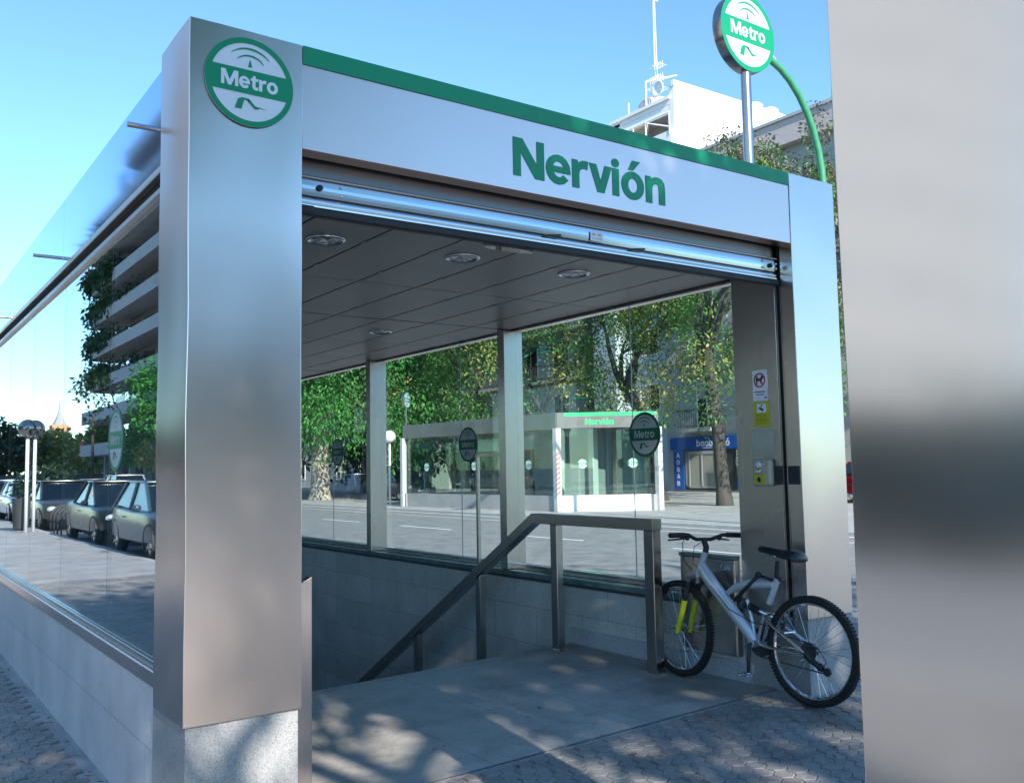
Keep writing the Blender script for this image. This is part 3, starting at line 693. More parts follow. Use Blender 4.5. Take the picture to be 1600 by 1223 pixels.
# rear triangle, shock
rt = MB()
for sx in (-1, 1):
    rt.tube([P(.19, .40, sx*.03), P(.10, .392, sx*.05), P(-.186, .388, sx*.062)], [.013, .011, .009], 8)
    rt.tube([P(.125, .565, sx*.03), P(.05, .52, sx*.05), P(-.186, .396, sx*.062)], [.013, .011, .009], 8)
    rt.tube([P(.19, .40, sx*.028), P(.128, .57, sx*.028)], .012, 8)
rt.tube([P(-.03, .49, -.05), P(-.03, .49, .05)], .009, 8)
rt.build('rear_triangle', M_CHROME, bk, smooth=True, angle=50)
sk = MB().tube([P(.27, .615), P(.13, .575)], .011, 10, M_CHROME)
coil = [P(.26-.0016*i*.7, .612-.0005*i*.7, 0)+Vector((.021*math.cos(i*.55), 0, .021*math.sin(i*.55))) for i in range(70)]
sk.tube(coil, .0045, 6, M_BLACK); sk.build('shock_absorber', None, bk, smooth=True)
pu = MB().tube([P(.155, .81, -.03), P(.34, .644, -.045)], .012, 10, M_BLACK); pu.sphere(P(.155, .815, -.03), .02, 10, 8, M_BLACK); pu.tube([P(.155, .812, -.03), P(.06, .79, -.02)], .009, 8, M_BLACK); pu.build('frame_pump', None, bk, smooth=True)
# fork
fk = MB()
def FP(y, z, x): # points turn with the front wheel about the steering axis
    p = P(y, z, 0); piv = P(.70, z, 0).y; d = p.y-piv; return Vector((x+math.sin(R(7))*d, piv+math.cos(R(7))*d, p.z))
for sx in (-1, 1):
    fk.tube([FP(.775, .60, sx*.055), FP(.825, .47, sx*.056), FP(.862, .375, sx*.058)], [.021, .019, .015], 12, M_YELLOW)
    fk.tube([FP(.715, .735, sx*.055), FP(.772, .61, sx*.055)], .014, 10, M_IRON)
    fk.tube([FP(.775, .60, sx*.055), FP(.762, .635, sx*.055)], .019, 10, M_BLACK)
fk.build('fork', None, bk, smooth=True, angle=50)
q = MB().tube([FP(.705, .745, -.075), FP(.705, .745, .075)], .024, 10, M_STEEL_R); q.tube([FP(.70, .72, 0), FP(.69, .76, 0)], .026, 12, M_STEEL_R); q.build('fork_crown', None, bk, smooth=True, angle=50)
q = MB()
for sx in (-1, 1): q.tube([FP(.79, .61, sx*.05), FP(.765, .66, sx*.035), FP(.75, .70, sx*.05)], .01, 8, M_IRON)
q.tube([FP(.765, .66, -.036), FP(.765, .66, .036)], .006, 8, M_IRON); q.build('front_brake', None, bk, smooth=True)
# bars
bm_ = MB(); st_top = P(.605, .955); bc = P(.625, 1.005)
bm_.tube([P(.612, .925), st_top, bc], [.02, .02, .018], 12, M_BLACK)
hb = empty('handlebar'); hb.parent = bk; hb.location = bc; hb.rotation_euler = (0, 0, R(-10))
bars = MB().tube([(-.29, -.035, .028), (-.14, -.02, .03), (-.06, 0, .0), (.06, 0, .0), (.14, -.02, .03), (.29, -.035, .028)], .0125, 10, M_BLACK).build('bar', None, hb, smooth=True)
for sx in (-1, 1):
    MB().tube([(sx*.295, -.036, .028), (sx*.17, -.024, .03)], .017, 12).build('grip', M_BLACK, hb, smooth=True, angle=40)
    lv = MB().tube([(sx*.13, 0, .012), (sx*.17, .035, .0), (sx*.25, .05, -.008)], [.009, .007, .005], 8, M_IRON); lv.sphere((sx*.13, .005, .01), .018, 10, 8, M_IRON); lv.build('brake_lever', None, hb, smooth=True)
bm_.build('stem', None, bk, smooth=True, angle=50)
cbm = MB()
cbm.tube([bc+Vector((-.13, .04, .01)), P(.74, .98, -.08), P(.76, .86, -.06), P(.70, .80, -.04)], .0028, 6)
cbm.tube([bc+Vector((.12, .04, .01)), P(.76, .95, .05), P(.75, .84, .02), P(.64, .80, -.03), P(.4, .58, -.035), P(.2, .52, -.04), P(.0, .52, -.06)], .0028, 6)
cbm.tube([P(-.19, .43, -.06), P(-.28, .44, -.065), P(-.33, .37, -.065), P(-.29, .31, -.06)], .0028, 6); cbm.build('cable', M_BLACK, bk, smooth=True)
# drivetrain on the camera-far side shows through; crank and pedal on the near side
cr = MB().tube([P(.226, .394, -.06), P(.24, .22, -.066)], [.013, .01], 8, M_IRON); cr.tube([P(.226, .394, .06), P(.212, .56, .066)], [.013, .01], 8, M_IRON); cr.tube([P(.226, .394, -.062), P(.226, .394, .062)], .009, 8, M_IRON); crk = cr.build('crank', None, bk, smooth=True)
for (y, z, x) in ((.24, .215, -.11), (.212, .565, .11)):
    c = P(y, z, x); pd = MB().box(c.x-.04, c.x+.04, c.y-.045, c.y-.03, c.z-.009, c.z+.009).box(c.x-.04, c.x+.04, c.y+.03, c.y+.045, c.z-.009, c.z+.009).box(c.x-.042, c.x-.034, c.y-.045, c.y+.045, c.z-.008, c.z+.008).box(c.x+.034, c.x+.042, c.y-.045, c.y+.045, c.z-.008, c.z+.008).tube([c-Vector((.045, 0, 0)), c+Vector((.045, 0, 0))], .008, 8)
    pd.build('pedal', M_CHROME, crk)
def sprocket(mb, c, rad, teeth, mat):
    pts = []
    for k in range(teeth*2): a = math.pi*k/teeth; r_ = rad*(1 if k % 2 else .94); pts.append((r_*math.cos(a), r_*math.sin(a)))
    mb.prism(pts, lambda u, v, w_: (c.x+w_, c.y+u, c.z+v), -.002, .002, mat)
dr = MB()
for k, r_ in enumerate((.06, .075, .088)): sprocket(dr, P(.226, .394, .03+.006*k), r_, 30, M_IRON)
dr.build('chainring', None, bk)
cs = MB()
hubp = Vector((0, rw.location.y, rw.location.z))
for k, r_ in enumerate((.055, .05, .044, .038, .032, .026)): sprocket(cs, hubp+Vector((-.036-.0045*k, 0, 0)), r_, 22, M_IRON)
cs.tube([hubp+Vector((-.07, 0, 0)), hubp+Vector((-.06, -.03, -.04)), P(-.30, .325, -.06)], [.018, .02, .016], 8, M_BLACK)
cs.lathe([(.0, -.008), (.022, -.008), (.022, .008), (0, .008)], lambda a, b, h: P(-.28, .335)+Vector((-.055+h, a, b)), 14, M_BLACK)
cs.lathe([(.0, -.008), (.024, -.008), (.024, .008), (0, .008)], lambda a, b, h: P(-.325, .315)+Vector((-.055+h, a, b)), 14, M_BLACK); cs.build('rear_derailleur', None, bk)
ch = MB().tube([P(.226, .48, .042), P(-.19, .44, .03)], .004, 6); ch.tube([P(.226, .308, .042), P(-.32, .30, -.045)], .004, 6); ch.build('chain', M_IRON, bk)
q = MB()
for sx in (-1, 1): q.tube([P(-.02, .51, sx*.05), P(-.035, .55, sx*.04), P(-.04, .575, sx*.05)], .009, 8, M_IRON)
q.tube([P(-.035, .55, -.041), P(-.035, .55, .041)], .006, 8, M_IRON); q.build('rear_brake', None, bk, smooth=True)

# ---------------------------------------------------------------- near steel pillar on the right
fp = empty('steel_pillar', (1.25, -3.3, 0), 0, 'wide brushed steel pillar close to the camera at the right edge', 'pillar')
warp(MB().box(-.25, .1, .42, 1.07, .3, 3.0).build('cladding', steel('near_steel', (.75, .735, .725), .15, .15, smudge=.06, wav=0, sheen=.012), fp, bevel=.004), .008, 1.5, 22)
MB().box(-.235, .085, .435, 1.055, -.1, .3).build('plinth', M_GRAN, fp)

# ---------------------------------------------------------------- metro sign on a pole
M_SIGNW = plain('pole_sign_white', (.5, .5, .56), .4, var=.03)
def sign_pole(loc, rad, zc, th, label, pole_r=.06, az=0, group=None):
    o = empty('metro_sign', loc, az, label, 'metro sign', group)
    MB().tube([(0, 0, 0), (0, 0, zc-rad+.01)], pole_r, 16).build('pole', M_STEEL_R, o, smooth=True, angle=50)
    MB().lathe([(rad*.995, -th/2), (rad, -th/2+.01), (rad, th/2-.01), (rad*.995, th/2)], lambda a, b, h: (a, h, zc+b), 64).build('rim', M_STEEL_R, o, smooth=True, angle=50)
    put_logo(MB(), lambda u, v, w_: (u, -w_, zc+v), rad*.995, -th/2, M_SIGNW, M_GREEN, th, None, True).build('face', None, o)
    return o
sign_pole((5.56, 1.83, .09), .37, 5.37, .10, 'round green and white metro sign on a tall pole behind the entrance roof', .047)

# ---------------------------------------------------------------- street lamps
sl2 = empty('street_lamp', (16.25, 8.66, .04), 0, 'green street lamp with long curved arm and grey head', 'street lamp')
ap = [(0, 0, 0), (0, 0, 7.2)]
for t in range(0, 91, 10): ap.append((-2.0+2.0*math.cos(R(t))*1.0, 0, 7.4+2.75*math.sin(R(t))*.97))
MB().tube(ap, [.11]+[.075]*(len(ap)-1), 12).build('pole', M_LGREEN, sl2, smooth=True)
hd = MB(); hv = [Vector((-1.5, 0, 10.02)), Vector((-1.75, 0, 10.08)), Vector((-2.1, 0, 10.06)), Vector((-2.45, 0, 9.98)), Vector((-2.6, 0, 9.92))]
hd.tube(hv, [.06, .13, .19, .16, .05], 12, flat=.6); hd.build('lamp_head', plain('lamp_grey', (.6, .6, .6), .4), sl2, smooth=True)
def globe_lamp(loc, h, rad, label, n=1, mat=M_LAMPW):
    o = empty('globe_lamp', loc, 0, label, 'street lamp')
    for k in range(n):
        dy = (k-(n-1)/2)*rad*1.6
        MB().tube([(0, dy, 0), (0, dy, h-rad*.8)], .045, 12).build('pole', M_LAMPW, o, smooth=True)
        MB().sphere((0, dy, h), rad, 24, 14).build('globe', mat, o, smooth=True)
        MB().tube([(0, dy, h-rad*1.08), (0, dy, h-rad*.85)], rad*.35, 12).build('collar', M_IRON, o)
    return o
globe_lamp((17.8, 32.1, .04), 2.9, .27, 'white globe lamp on a post left of the far metro entrance')
globe_lamp((27.2, 15.4, .04), 3.45, .42, 'white globe lamp glimpsed in the gap beside the right steel pillar')
gl2 = globe_lamp((-2.8, 24.8, 0), 2.82, .25, 'pair of smoked globe lamps on thin white posts by the parked cars', 2, M_BRONZE)
gl2.rotation_euler = (0, 0, R(35))

# ---------------------------------------------------------------- the metro entrance across the street
fe = empty('metro_entrance', (17.8, 20.4, .04), 0, 'smaller glass metro entrance with front base whitened as if sunlit, across the road', 'metro entrance')
A_, B_, C_, D_ = Vector((-.75, 9.1)), Vector((0, 0)), Vector((2.75, -1.9)), Vector((3.7, 8.6))
M_FARF = plain('far_fascia', (.2, .19, .18), .4, .5); M_GLOWG = emit('band_glow', (.02, .5, .15), .35)
def wall_seg(a, b, z0, z1, th, name, mat, par=fe, t0=0, t1=1, out=0, bevel=.0):
    d = (b-a).normalized(); nrm = Vector((d.y, -d.x)); p, q = a+(b-a)*t0, a+(b-a)*t1
    pts = [p+nrm*(out), q+nrm*(out), q+nrm*(out-th), p+nrm*(out-th)]
    return MB().prism([(v.x, v.y) for v in pts], ident, z0, z1).build(name, mat, par, bevel=bevel)
for (a, b, m) in ((A_, B_, M_GRAN), (B_, C_, M_PWHITE), (C_, D_, M_GRAN), (D_, A_, M_GRAN)):  # front wall whitened: sunlight on its granite is put into the colour
    wall_seg(a, b, 0, .52, .25, 'stone_wall', m, out=0.001)
    ff = wall_seg(a, b, 2.72, 3.24, .15, 'fascia', M_FARF if m is M_PWHITE else M_STEEL, out=.03, bevel=.01)
    if m is M_PWHITE:
        dv = (b-a).normalized(); nn_ = Vector((dv.y, -dv.x))
        T = lambda u, v, w_: (a.x+dv.x*u+nn_.x*w_, a.y+dv.y*u+nn_.y*w_, v)
        L_ = (b-a).length
        MB().prism([(.25, 3.12), (L_-.02, 3.12), (L_-.02, 3.235), (.25, 3.235)], T, .032, .036).build('green_band', M_GLOWG, ff)
        q = MB(); put_text(q, 'Nervión', T, .95, 2.83, .95, .19, .036, M_GLOWG); q.build('lettering', None, ff)
    n_ = 3 if (b-a).length > 5 else 2
    for k in range(n_):
        gp = wall_seg(a, b, .53, 2.71, .02, 'glass_pane', M_GLASS_FAR, t0=k/n_+.01, t1=(k+1)/n_-.01, out=-.08)
        dv = (b-a).normalized(); nn_ = Vector((dv.y, -dv.x)); m_ = a+(b-a)*((k+.5)/n_)
        T2 = lambda u, v, w_: (m_.x+dv.x*u+nn_.x*(w_-.075), m_.y+dv.y*u+nn_.y*(w_-.075), 1.55+v)
        put_logo(MB(), T2, .17, 0, M_WHITE, M_GREEN, .003, None, True).build('round_sticker', None, gp)
M_POST = plain('post_white', (.6, .6, .59), .6)
for (v, m) in ((A_, M_POST), (B_, M_POST), (C_, M_POST), (D_, M_STEEL)):
    MB().box(v.x-.1, v.x+.1, v.y-.1, v.y+.1, .0, 2.73).build('corner_post', m, fe, bevel=.01)
for t in (.2, .55, .8):
    v = B_+(C_-B_)*t+Vector((.5, 1.6)); MB().box(v.x-.12, v.x+.12, v.y-.12, v.y+.12, .05, 2.75).build('inner_post', M_PWHITE if t != .8 else M_STEEL, fe)
MB().prism([(v.x, v.y) for v in (A_, B_, C_, D_)], ident, 3.02, 3.2).build('roof', M_STEEL_D, fe)
MB().prism([(v.x, v.y) for v in (A_*.98, B_, C_, D_)], ident, .01, .03).build('floor_plate', M_SLAB, fe)
MB().prism([(1.2, 1.2), (2.9, .6), (3.0, 3.0), (1.6, 3.4)], ident, .03, 2.7).build('lift_shaft', M_CONC, fe)
bw = MB(); 
for k in range(9): bw.prism([(-.16, .55+k*.16), (.0, .62+k*.16), (.0, .70+k*.16), (-.16, .63+k*.16)], lambda u, v, w_: (u+.02, -.14+w_*.002-.003, v), 0, 1, plain('faded_red', (.5, .22, .2), .7))
bw.build('barrier_tape', None, fe)
sign_pole((18.9, 32.6, .04), .36, 4.55, .12, 'small bright round metro sign on a thin pole behind the far entrance', .035, R(35))

# ---------------------------------------------------------------- trees
def leaf_quads(mb, rnd, c, n, rad, size, droop=.3, mat=None, squash=.75):
    for _ in range(n):
        while True:
            v = Vector((rnd.uniform(-1, 1), rnd.uniform(-1, 1), rnd.uniform(-1, 1)))
            if v.length < 1: break
        p = c+Vector((v.x*rad, v.y*rad, v.z*rad*squash))
        d = (v*.8+Vector((rnd.gauss(0, .5), rnd.gauss(0, .5), rnd.gauss(-droop, .4)))).normalized()
        s_ = d.cross(Vector((rnd.gauss(0, .5), rnd.gauss(0, .5), 1))).normalized()
        L_ = size*rnd.uniform(.6, 1.35); wd = L_*.24
        mb.add([p-s_*wd*.3, p+d*L_*.5-s_*wd, p+d*L_, p+d*L_*.5+s_*wd], [(0, 1, 2, 3)], mat)
def make_tree(name, loc, label, cat, height, tr, spread, seed, leaf, size, nleaf, fork=.35, forks=4, levels=3, crown_low=None, bark=M_BARK, lean=(0, 0), droop=.3, group=None, clump=.8, leaf2=None, lmix=.25, up=.55):
    rnd = random.Random(seed); o = empty(name, loc, 0, label, cat, group)
    tb = MB(); tips = []
    def grow(p, d, L_, r_, lev):
        pts = [p]; rs = [r_]; q = p.copy(); dd = d.copy(); nst = 4
        for i in range(nst):
            dd = (dd+Vector((rnd.gauss(0, .16), rnd.gauss(0, .16), rnd.gauss(.05, .1)))).normalized()
            q = q+dd*L_/nst; pts.append(q.copy()); rs.append(r_*(1-.42*(i+1)/nst))
            if lev <= 1 and i > 0: tips.append((q.copy(), 1))
        tb.tube(pts, rs, 8 if lev > 1 else 5)
        if lev <= 0: tips.append((q.copy(), 2)); return
        for k in range(rnd.choice((2, 3)) if lev > 1 else 3):
            a = rnd.uniform(0, 2*math.pi); t = rnd.uniform(.35, .75)
            nd = (dd*up+Vector((math.cos(a), math.sin(a), rnd.uniform(-.1, .5)))*t).normalized()
            grow(q, nd, L_*rnd.uniform(.6, .8), rs[-1]*.8, lev-1)
    h0 = height*fork
    top = Vector((lean[0], lean[1], h0))
    tb.tube([(0, 0, -.05), (lean[0]*.1, lean[1]*.1, h0*.12), (lean[0]*.35, lean[1]*.35, h0*.5), top], [tr*1.35, tr, tr*.88, tr*.8], 12)
    for k in range(forks):
        a = 2*math.pi*(k+rnd.uniform(-.25, .25))/forks
        d = Vector((math.cos(a)*spread/height*1.4, math.sin(a)*spread/height*1.4, rnd.uniform(.7, 1.1))).normalized()
        grow(top-Vector((0, 0, rnd.uniform(0, .2)*h0)), d, (height-h0)*.38, tr*.55, levels-1)
    tb.build('trunk', bark, o, smooth=True, angle=60)
    cm = MB(); per = max(3, nleaf//max(1, len(tips)))
    cm.mi(leaf)
    for p, wgt in tips:
        m_ = leaf2 if (leaf2 and rnd.random() < lmix) else leaf
        leaf_quads(cm, rnd, p+Vector((rnd.gauss(0, .2), rnd.gauss(0, .2), rnd.gauss(0, .15))), int(per*rnd.uniform(.4, 1.6)), clump*rnd.uniform(.6, 1.25), size, droop, m_)
    if crown_low:   # hanging clumps below the limbs
        for _ in range(crown_low[0]):
            a = rnd.uniform(0, 2*math.pi); rr = spread*math.sqrt(rnd.uniform(.1, 1)); z = rnd.uniform(crown_low[1], crown_low[2])
            leaf_quads(cm, rnd, Vector((rr*math.cos(a), rr*math.sin(a), z)), int(per*(1 if droop > .5 else 1.5)), clump, size, droop, leaf2 if (leaf2 and rnd.random() < lmix) else leaf, 1.3)
    cm.build('crown', None, o)
    return o
ROW = 'street trees across the road'
make_tree('street_tree', (24.0, 18.8, .04), 'tall tree with rough dark trunk in front of the blue shop', 'tree', 14.5, .24, 5, 11, M_LEAF_B, .15, 17000, .4, 4, 3, (46, 3.2, 8), M_BARK, (-.5, .2), .2, ROW, .75, M_LEAF_Y, .35)
make_tree('street_tree', (26.2, 24.2, .04), 'dark trunked tree left of the blue shop beside the person in black', 'tree', 12, .25, 4.5, 23, M_LEAF_B, .14, 19000, .42, 4, 3, (44, 3.2, 7.5), M_BARK, (-1.0, .8), .2, ROW, .75, M_LEAF_Y, .3)
make_tree('street_tree', (22.5, 27.0, .04), 'forked tree rising behind the roof of the far metro entrance', 'tree', 11.5, .2, 4, 31, M_LEAF_B, .15, 12000, .36, 4, 3, (34, 3.4, 6), M_BARK, (.6, 1.0), .2, ROW, .75, M_LEAF_Y, .25)
make_tree('street_tree', (21.8, 31.5, .04), 'thin twin-limbed tree in front of the green awnings', 'tree', 11, .17, 3.5, 47, M_LEAF_B, .15, 8000, .32, 3, 3, (20, 3.4, 5), M_BARK, (.2, 1.0), .2, ROW, .7, M_LEAF_Y, .2)
make_tree('street_tree', (24.5, 44, .04), 'dark conifer-like tree behind the steel column, darker than its neighbours', 'tree', 15, .3, 4, 53, M_LEAF_C, .24, 24000, .2, 6, 3, (60, 2.5, 9), M_BARK, (0, 0), .4, ROW, 1.1)
make_tree('street_tree', (20.5, 38.5, .04), 'bright green weeping tree behind the far globe lamp', 'tree', 12, .32, 4.3, 61, M_LEAF_A, .19, 46000, .3, 6, 3, (110, 2.6, 8.5), M_BARK, (0, 0), .9, ROW, 1.0, M_LEAF_B, .3)
make_tree('street_tree', (18.7, 41.5, .04), 'bright green tree with thick sunlit pale trunk', 'tree', 11.5, .5, 3.6, 71, M_LEAF_A, .19, 36000, .34, 5, 3, (60, 3.6, 8), M_BARKP, (0, 0), .9, ROW, 1.0, M_LEAF_B, .25)
make_tree('street_tree', (17.3, 45, .04), 'leafy tree with mottled pale trunk at the edge of the left pillar', 'tree', 12, .42, 3.4, 83, M_LEAF_A, .2, 26000, .36, 5, 3, (45, 3.4, 8), M_BARKP, (0, 0), .9, ROW, 1.0, M_LEAF_C, .3)
make_tree('street_tree', (26.5, 52, .04), 'broad dark tree filling the gap behind the bright green trees', 'tree', 16, .35, 6, 91, M_LEAF_C, .45, 14000, .22, 6, 3, (80, 2, 10), M_BARK, (0, 0), .4, ROW, 1.4)
make_tree('street_tree', (22, 62, .04), 'distant dark tree closing the view along the far pavement', 'tree', 15, .35, 6, 97, M_LEAF_C, .5, 12000, .22, 6, 3, (80, 1.5, 10), M_BARK, (0, 0), .4, ROW, 1.4)
make_tree('street_tree', (29.8, 20.2, .04), 'twiggy grey-brown tree beside the right steel pillar, nearly bare', 'tree', 15.5, .22, 2.8, 103, M_LEAF_G, .18, 42000, .3, 5, 4, (80, 6, 15.2), M_BARK, (0, 0), .5, ROW, .6, M_LEAF_B, .3)
# trees behind the camera whose crowns dapple the pavement
SH = 'plane trees shading the pavement'
make_tree('shade_tree', (-2.3, -10.5, 0), 'leafy tree throwing dappled shade on the left pillar and pavement', 'tree', 13.5, .22, 4.6, 113, M_LEAF_B, .26, 13000, .42, 6, 3, None, M_BARK, (0, 0), .3, SH, 1.1)
make_tree('shade_tree', (.5, -9.6, .01), 'leafy tree throwing streaky shade across the portal floor', 'tree', 11.5, .18, 4.4, 127, M_LEAF_B, .26, 7500, .36, 6, 3, None, M_BARK, (0, 0), .3, SH, 1.1)
make_tree('shade_tree', (3.4, -9.9, .07), 'leafy tree throwing shade on the paving around the bicycle', 'tree', 11.5, .18, 4.4, 131, M_LEAF_B, .26, 4000, .36, 6, 3, None, M_BARK, (0, 0), .3, SH, 1.1)

# ---------------------------------------------------------------- facades across the road
def window(par, x, y0, y1, z0, z1, fm=M_PWHITE, shut=None):
    w_ = MB().box(x-.05, x+.02, y0-.07, y0, z0-.07, z1+.07).box(x-.05, x+.02, y1, y1+.07, z0-.07, z1+.07).box(x-.05, x+.02, y0, y1, z1, z1+.07).box(x-.05, x+.02, y0, y1, z0-.07, z0).box(x-.03, x+.02, (y0+y1)/2-.03, (y0+y1)/2+.03, z0, z1).build('window', fm, par)
    MB().box(x-.012, x+.01, y0, y1, z0, z1).build('pane', M_WINDOW, w_)
    if shut: MB().box(x-.03, x-.014, y0, y1, z1-shut*(z1-z0), z1).build('blind', M_CREAM, w_)
def balcony(par, x, y0, y1, z, depth=1.1, rail=M_IRON, solid=None):
    b = MB().box(x-depth, x, y0, y1, z-.18, z).build('balcony', M_CREAM if not solid else solid, par)
    if solid: MB().box(x-depth, x-depth+.1, y0, y1, z, z+.95).build('parapet', solid, b); return
    r_ = MB().box(x-depth, x-depth+.04, y0, y1, z+.95, z+1.0).box(x-depth, x-depth+.03, y0, y1, z+.12, z+.15)
    y = y0
    while y < y1: r_.box(x-depth+.005, x-depth+.025, y, y+.02, z, z+.95); y += .16
    for yy in (y0, y1-.03): r_.box(x-depth, x, yy, yy+.03, z+.95, z+1.0)
    r_.build('railing', rail, b)
FX = 36
b1 = empty('apartment_building', (FX, 22, 0), 0, 'grey apartment house above the blue shop with a long cornice', 'building')
def loc_box(par, name, mat, x0, x1, y0, y1, z0, z1, bevel=0):
    L_ = par.location; return MB().box(x0-L_.x, x1-L_.x, y0-L_.y, y1-L_.y, z0-L_.z, z1-L_.z).build(name, mat, par, bevel=bevel)
loc_box(b1, 'wall', M_CREAM, FX, FX+14, 2, 33.6, -.1, 17.4)
co_ = loc_box(b1, 'cornice', plain('cornice_pink', (.56, .47, .45), .9), FX-.5, FX+.4, 2, 33.7, 17.0, 18.2)
loc_box(b1, 'roof_edge', M_CONC, FX-.6, FX+.4, 1.9, 33.8, 18.2, 18.35)
for fl in range(1, 5):
    z = 3.4+3.3*(fl-1)
    for k in range(9):
        y = 3.5+3.3*k-22
        if fl == 1 and False: continue
        window(b1, 0, y, y+1.3, z+.9 if k % 2 else z+.1, z+2.4, M_PWHITE, .35 if (k+fl) % 3 == 0 else None)
        if k % 2 == 0: balcony(b1, 0, y-.5, y+1.9, z)
# blue shop on the ground floor
sh_ = empty('toy_shop', (FX, 30, .04), 0, 'blue toy shop front with white lettering and lattice grille behind the trees', 'shop')
dv = lambda y: y-30
MB().box(-.12, -.002, dv(26.5), dv(33.3), 2.25, 2.95).build('sign_board', M_BLUE, sh_, bevel=.01)
q = MB(); TS = lambda u, v, w_: (-.12-w_, -u, v)
put_text(q, 'baobab', TS, dv(33.3)*-1+2.0+.0, 2.42, 1.75, .34, .004, M_WHITE); put_text(q, 'ó', TS, -3.3+4.05, 2.42, .28, .34, .004, M_WHITE)
q.box(-.125, -.121, .2, .95, 2.32, 2.35, M_WHITE)
q.build('lettering', None, sh_)
MB().box(-.12, -.002, dv(32.3), dv(33.05), .1, 2.24).build('side_panel', M_BLUE, sh_)
q = MB()
for k, chh in enumerate('AOBAB'): put_text(q, chh, lambda u, v, w_: (-.12-w_, -u, v), -2.82, 1.85-k*.38, .24, .24, .004, M_WHITE)
q.build('lettering', None, sh_)
MB().box(-.05, -.002, dv(26.5), dv(32.3), .1, 2.24).build('interior', M_DARKIN, sh_)
gr_ = MB()
def lattice(y0, y1, z0, z1, st=.17):
    n = int((y1-y0+z1-z0)/st)
    for k in range(n):
        for sg in (1, -1):
            a = y0-(z1-z0)+k*st
            p0, p1 = (a, z0), (a+(z1-z0), z1)
            t0 = max(0, (y0-p0[0])/(z1-z0)); t1 = min(1, (y1-p0[0])/(z1-z0))
            if t1 <= t0: continue
            za, zb = z0+(z1-z0)*t0, z0+(z1-z0)*t1; ya, yb = a+(z1-z0)*t0, a+(z1-z0)*t1
            if sg < 0: ya, yb = y0+y1-ya, y0+y1-yb
            gr_.tube([(-.09, ya, za), (-.09, yb, zb)], .013, 4)
lattice(dv(30.0), dv(32.2), .25, 2.2); lattice(dv(26.6), dv(28.6), .7, 2.2)
gr_.build('grille', plain('grille_pale', (.5, .5, .46), .5), sh_)
df = MB()
for y in (29.5, 30.0, 31.0, 31.9): df.box(-.12, -.06, dv(y)-.04, dv(y)+.04, .2, 2.15)
df.box(-.12, -.06, dv(30.0), dv(31.9), 2.0, 2.15).box(-.12, -.06, dv(30), dv(31.9), .2, .3); df.build('door_frame', M_CREAM, sh_)
MB().box(-.1, -.03, dv(26.6), dv(28.6), .1, .6).build('stall_riser', M_BLUE, sh_)

b2 = empty('apartment_building', (FX, 40, 0), 0, 'pale blue apartment house with green awnings and iron balconies', 'building')
loc_box(b2, 'wall', M_PALEB, FX+.3, FX+14, 33.9, 56, -.1, 16.5)
loc_box(b2, 'stair_tower', M_PALEB, FX-1.0, FX+.29, 36.6, 38.6, 3, 16.0)
for fl in range(0, 4):
    z = 3.9+3.2*fl
    for k in range(5):
        y = 39.3+3.3*k-40
        window(b2, .3, y, y+1.5, z+.05, z+2.3)
        if (k+fl) % 2 == 0 or fl == 1:
            MB().prism([(0, z+2.5), (-1.2, z+1.75), (-1.2, z+1.65), (0, z+2.3)], lambda u, v, w_: (u+.29, w_, v), y-.15, y+1.65).build('awning', M_AWN, b2)
    balcony(b2, .3, -1.2, 15.5, z-.03, 1.2, M_IRON)
    window(b2, .3, 34.4-40, 35.9-40, z+.8, z+2.2)
loc_box(b2, 'ground_band', M_PALEB, FX-1, FX+.29, 38.7, 56, 2.7, 3.72)
loc_box(b2, 'ground_opening', M_DARKIN, FX+.2, FX+.28, 39, 55, .1, 2.69)
b3 = empty('apartment_building', (FX-2, 75, 0), 0, 'shaded apartment house far down the street behind the dark trees', 'building')
loc_box(b3, 'wall', M_CREAM, FX-2, FX+12, 56.2, 110, -.1, 14)
for fl in range(4):
    for k in range(10): window(b3, 0, -17+k*4.4, -15.4+k*4.4, .8+3.3*fl, 2.6+3.3*fl)

# white block with roof terrace
wb = empty('white_building', (38, 34.2, 0), 0, 'white rooftop block with terrace balcony and antennas against the sky', 'building')
def wl(name, mat, *a, bevel=0): return loc_box(wb, name, mat, *a, bevel=bevel)
wl('wall', M_PWHITE, 38.0, 53, 34.2, 39.6, 16.6, 19.4)
wl('upper_storey', M_PWHITE, 38.05, 53, 34.2, 34.55, 19.4, 24.2)
wl('back_wall', M_PWHITE, 40.2, 53, 34.56, 39.6, 19.4, 23.0)
wl('side_wall', M_PWHITE, 38.05, 40.2, 39.0, 39.6, 19.4, 23.2)
wl('roof', M_PWHITE, 38.05, 53, 34.56, 39.6, 23.01, 23.3)
pp = wl('parapet', M_PWHITE, 37.98, 53.02, 34.12, 34.4, 24.0, 24.35, bevel=.02)
wl('balcony_wall', M_PWHITE, 37.7, 38.0, 34.2, 38.6, 18.6, 21.25)
wl('front_wall', M_PWHITE, 38.06, 38.2, 34.56, 39.0, 22.45, 23.0)
wl('end_wall', M_PWHITE, 37.75, 38.04, 38.62, 40.6, 16.6, 22.5)
wl('reed_screen', plain('reed', (.45, .33, .2), .9, var=.3, vs=40), 37.8, 37.9, 36.3, 38.6, 21.0, 22.3)
tf = MB()
for (p, q_) in (((-.3, .1, 22.35), (-.3, 4.4, 22.35)), ((-.3, .1, 21), (-.3, .1, 22.4)), ((-.3, 2.1, 21), (-.3, 2.1, 22.4)), ((-.3, 3.2, 21), (-.3, 3.2, 22.4)), ((-.3, 2.1, 22.3), (-.3, .2, 21.5))): tf.tube([p, q_], .05, 6)
tf.build('terrace_frame', M_PWHITE, wb)
wl('gutter', M_PWHITE, 37.9, 38.1, 34.5, 39.8, 23.3, 23.5)
cf = MB()
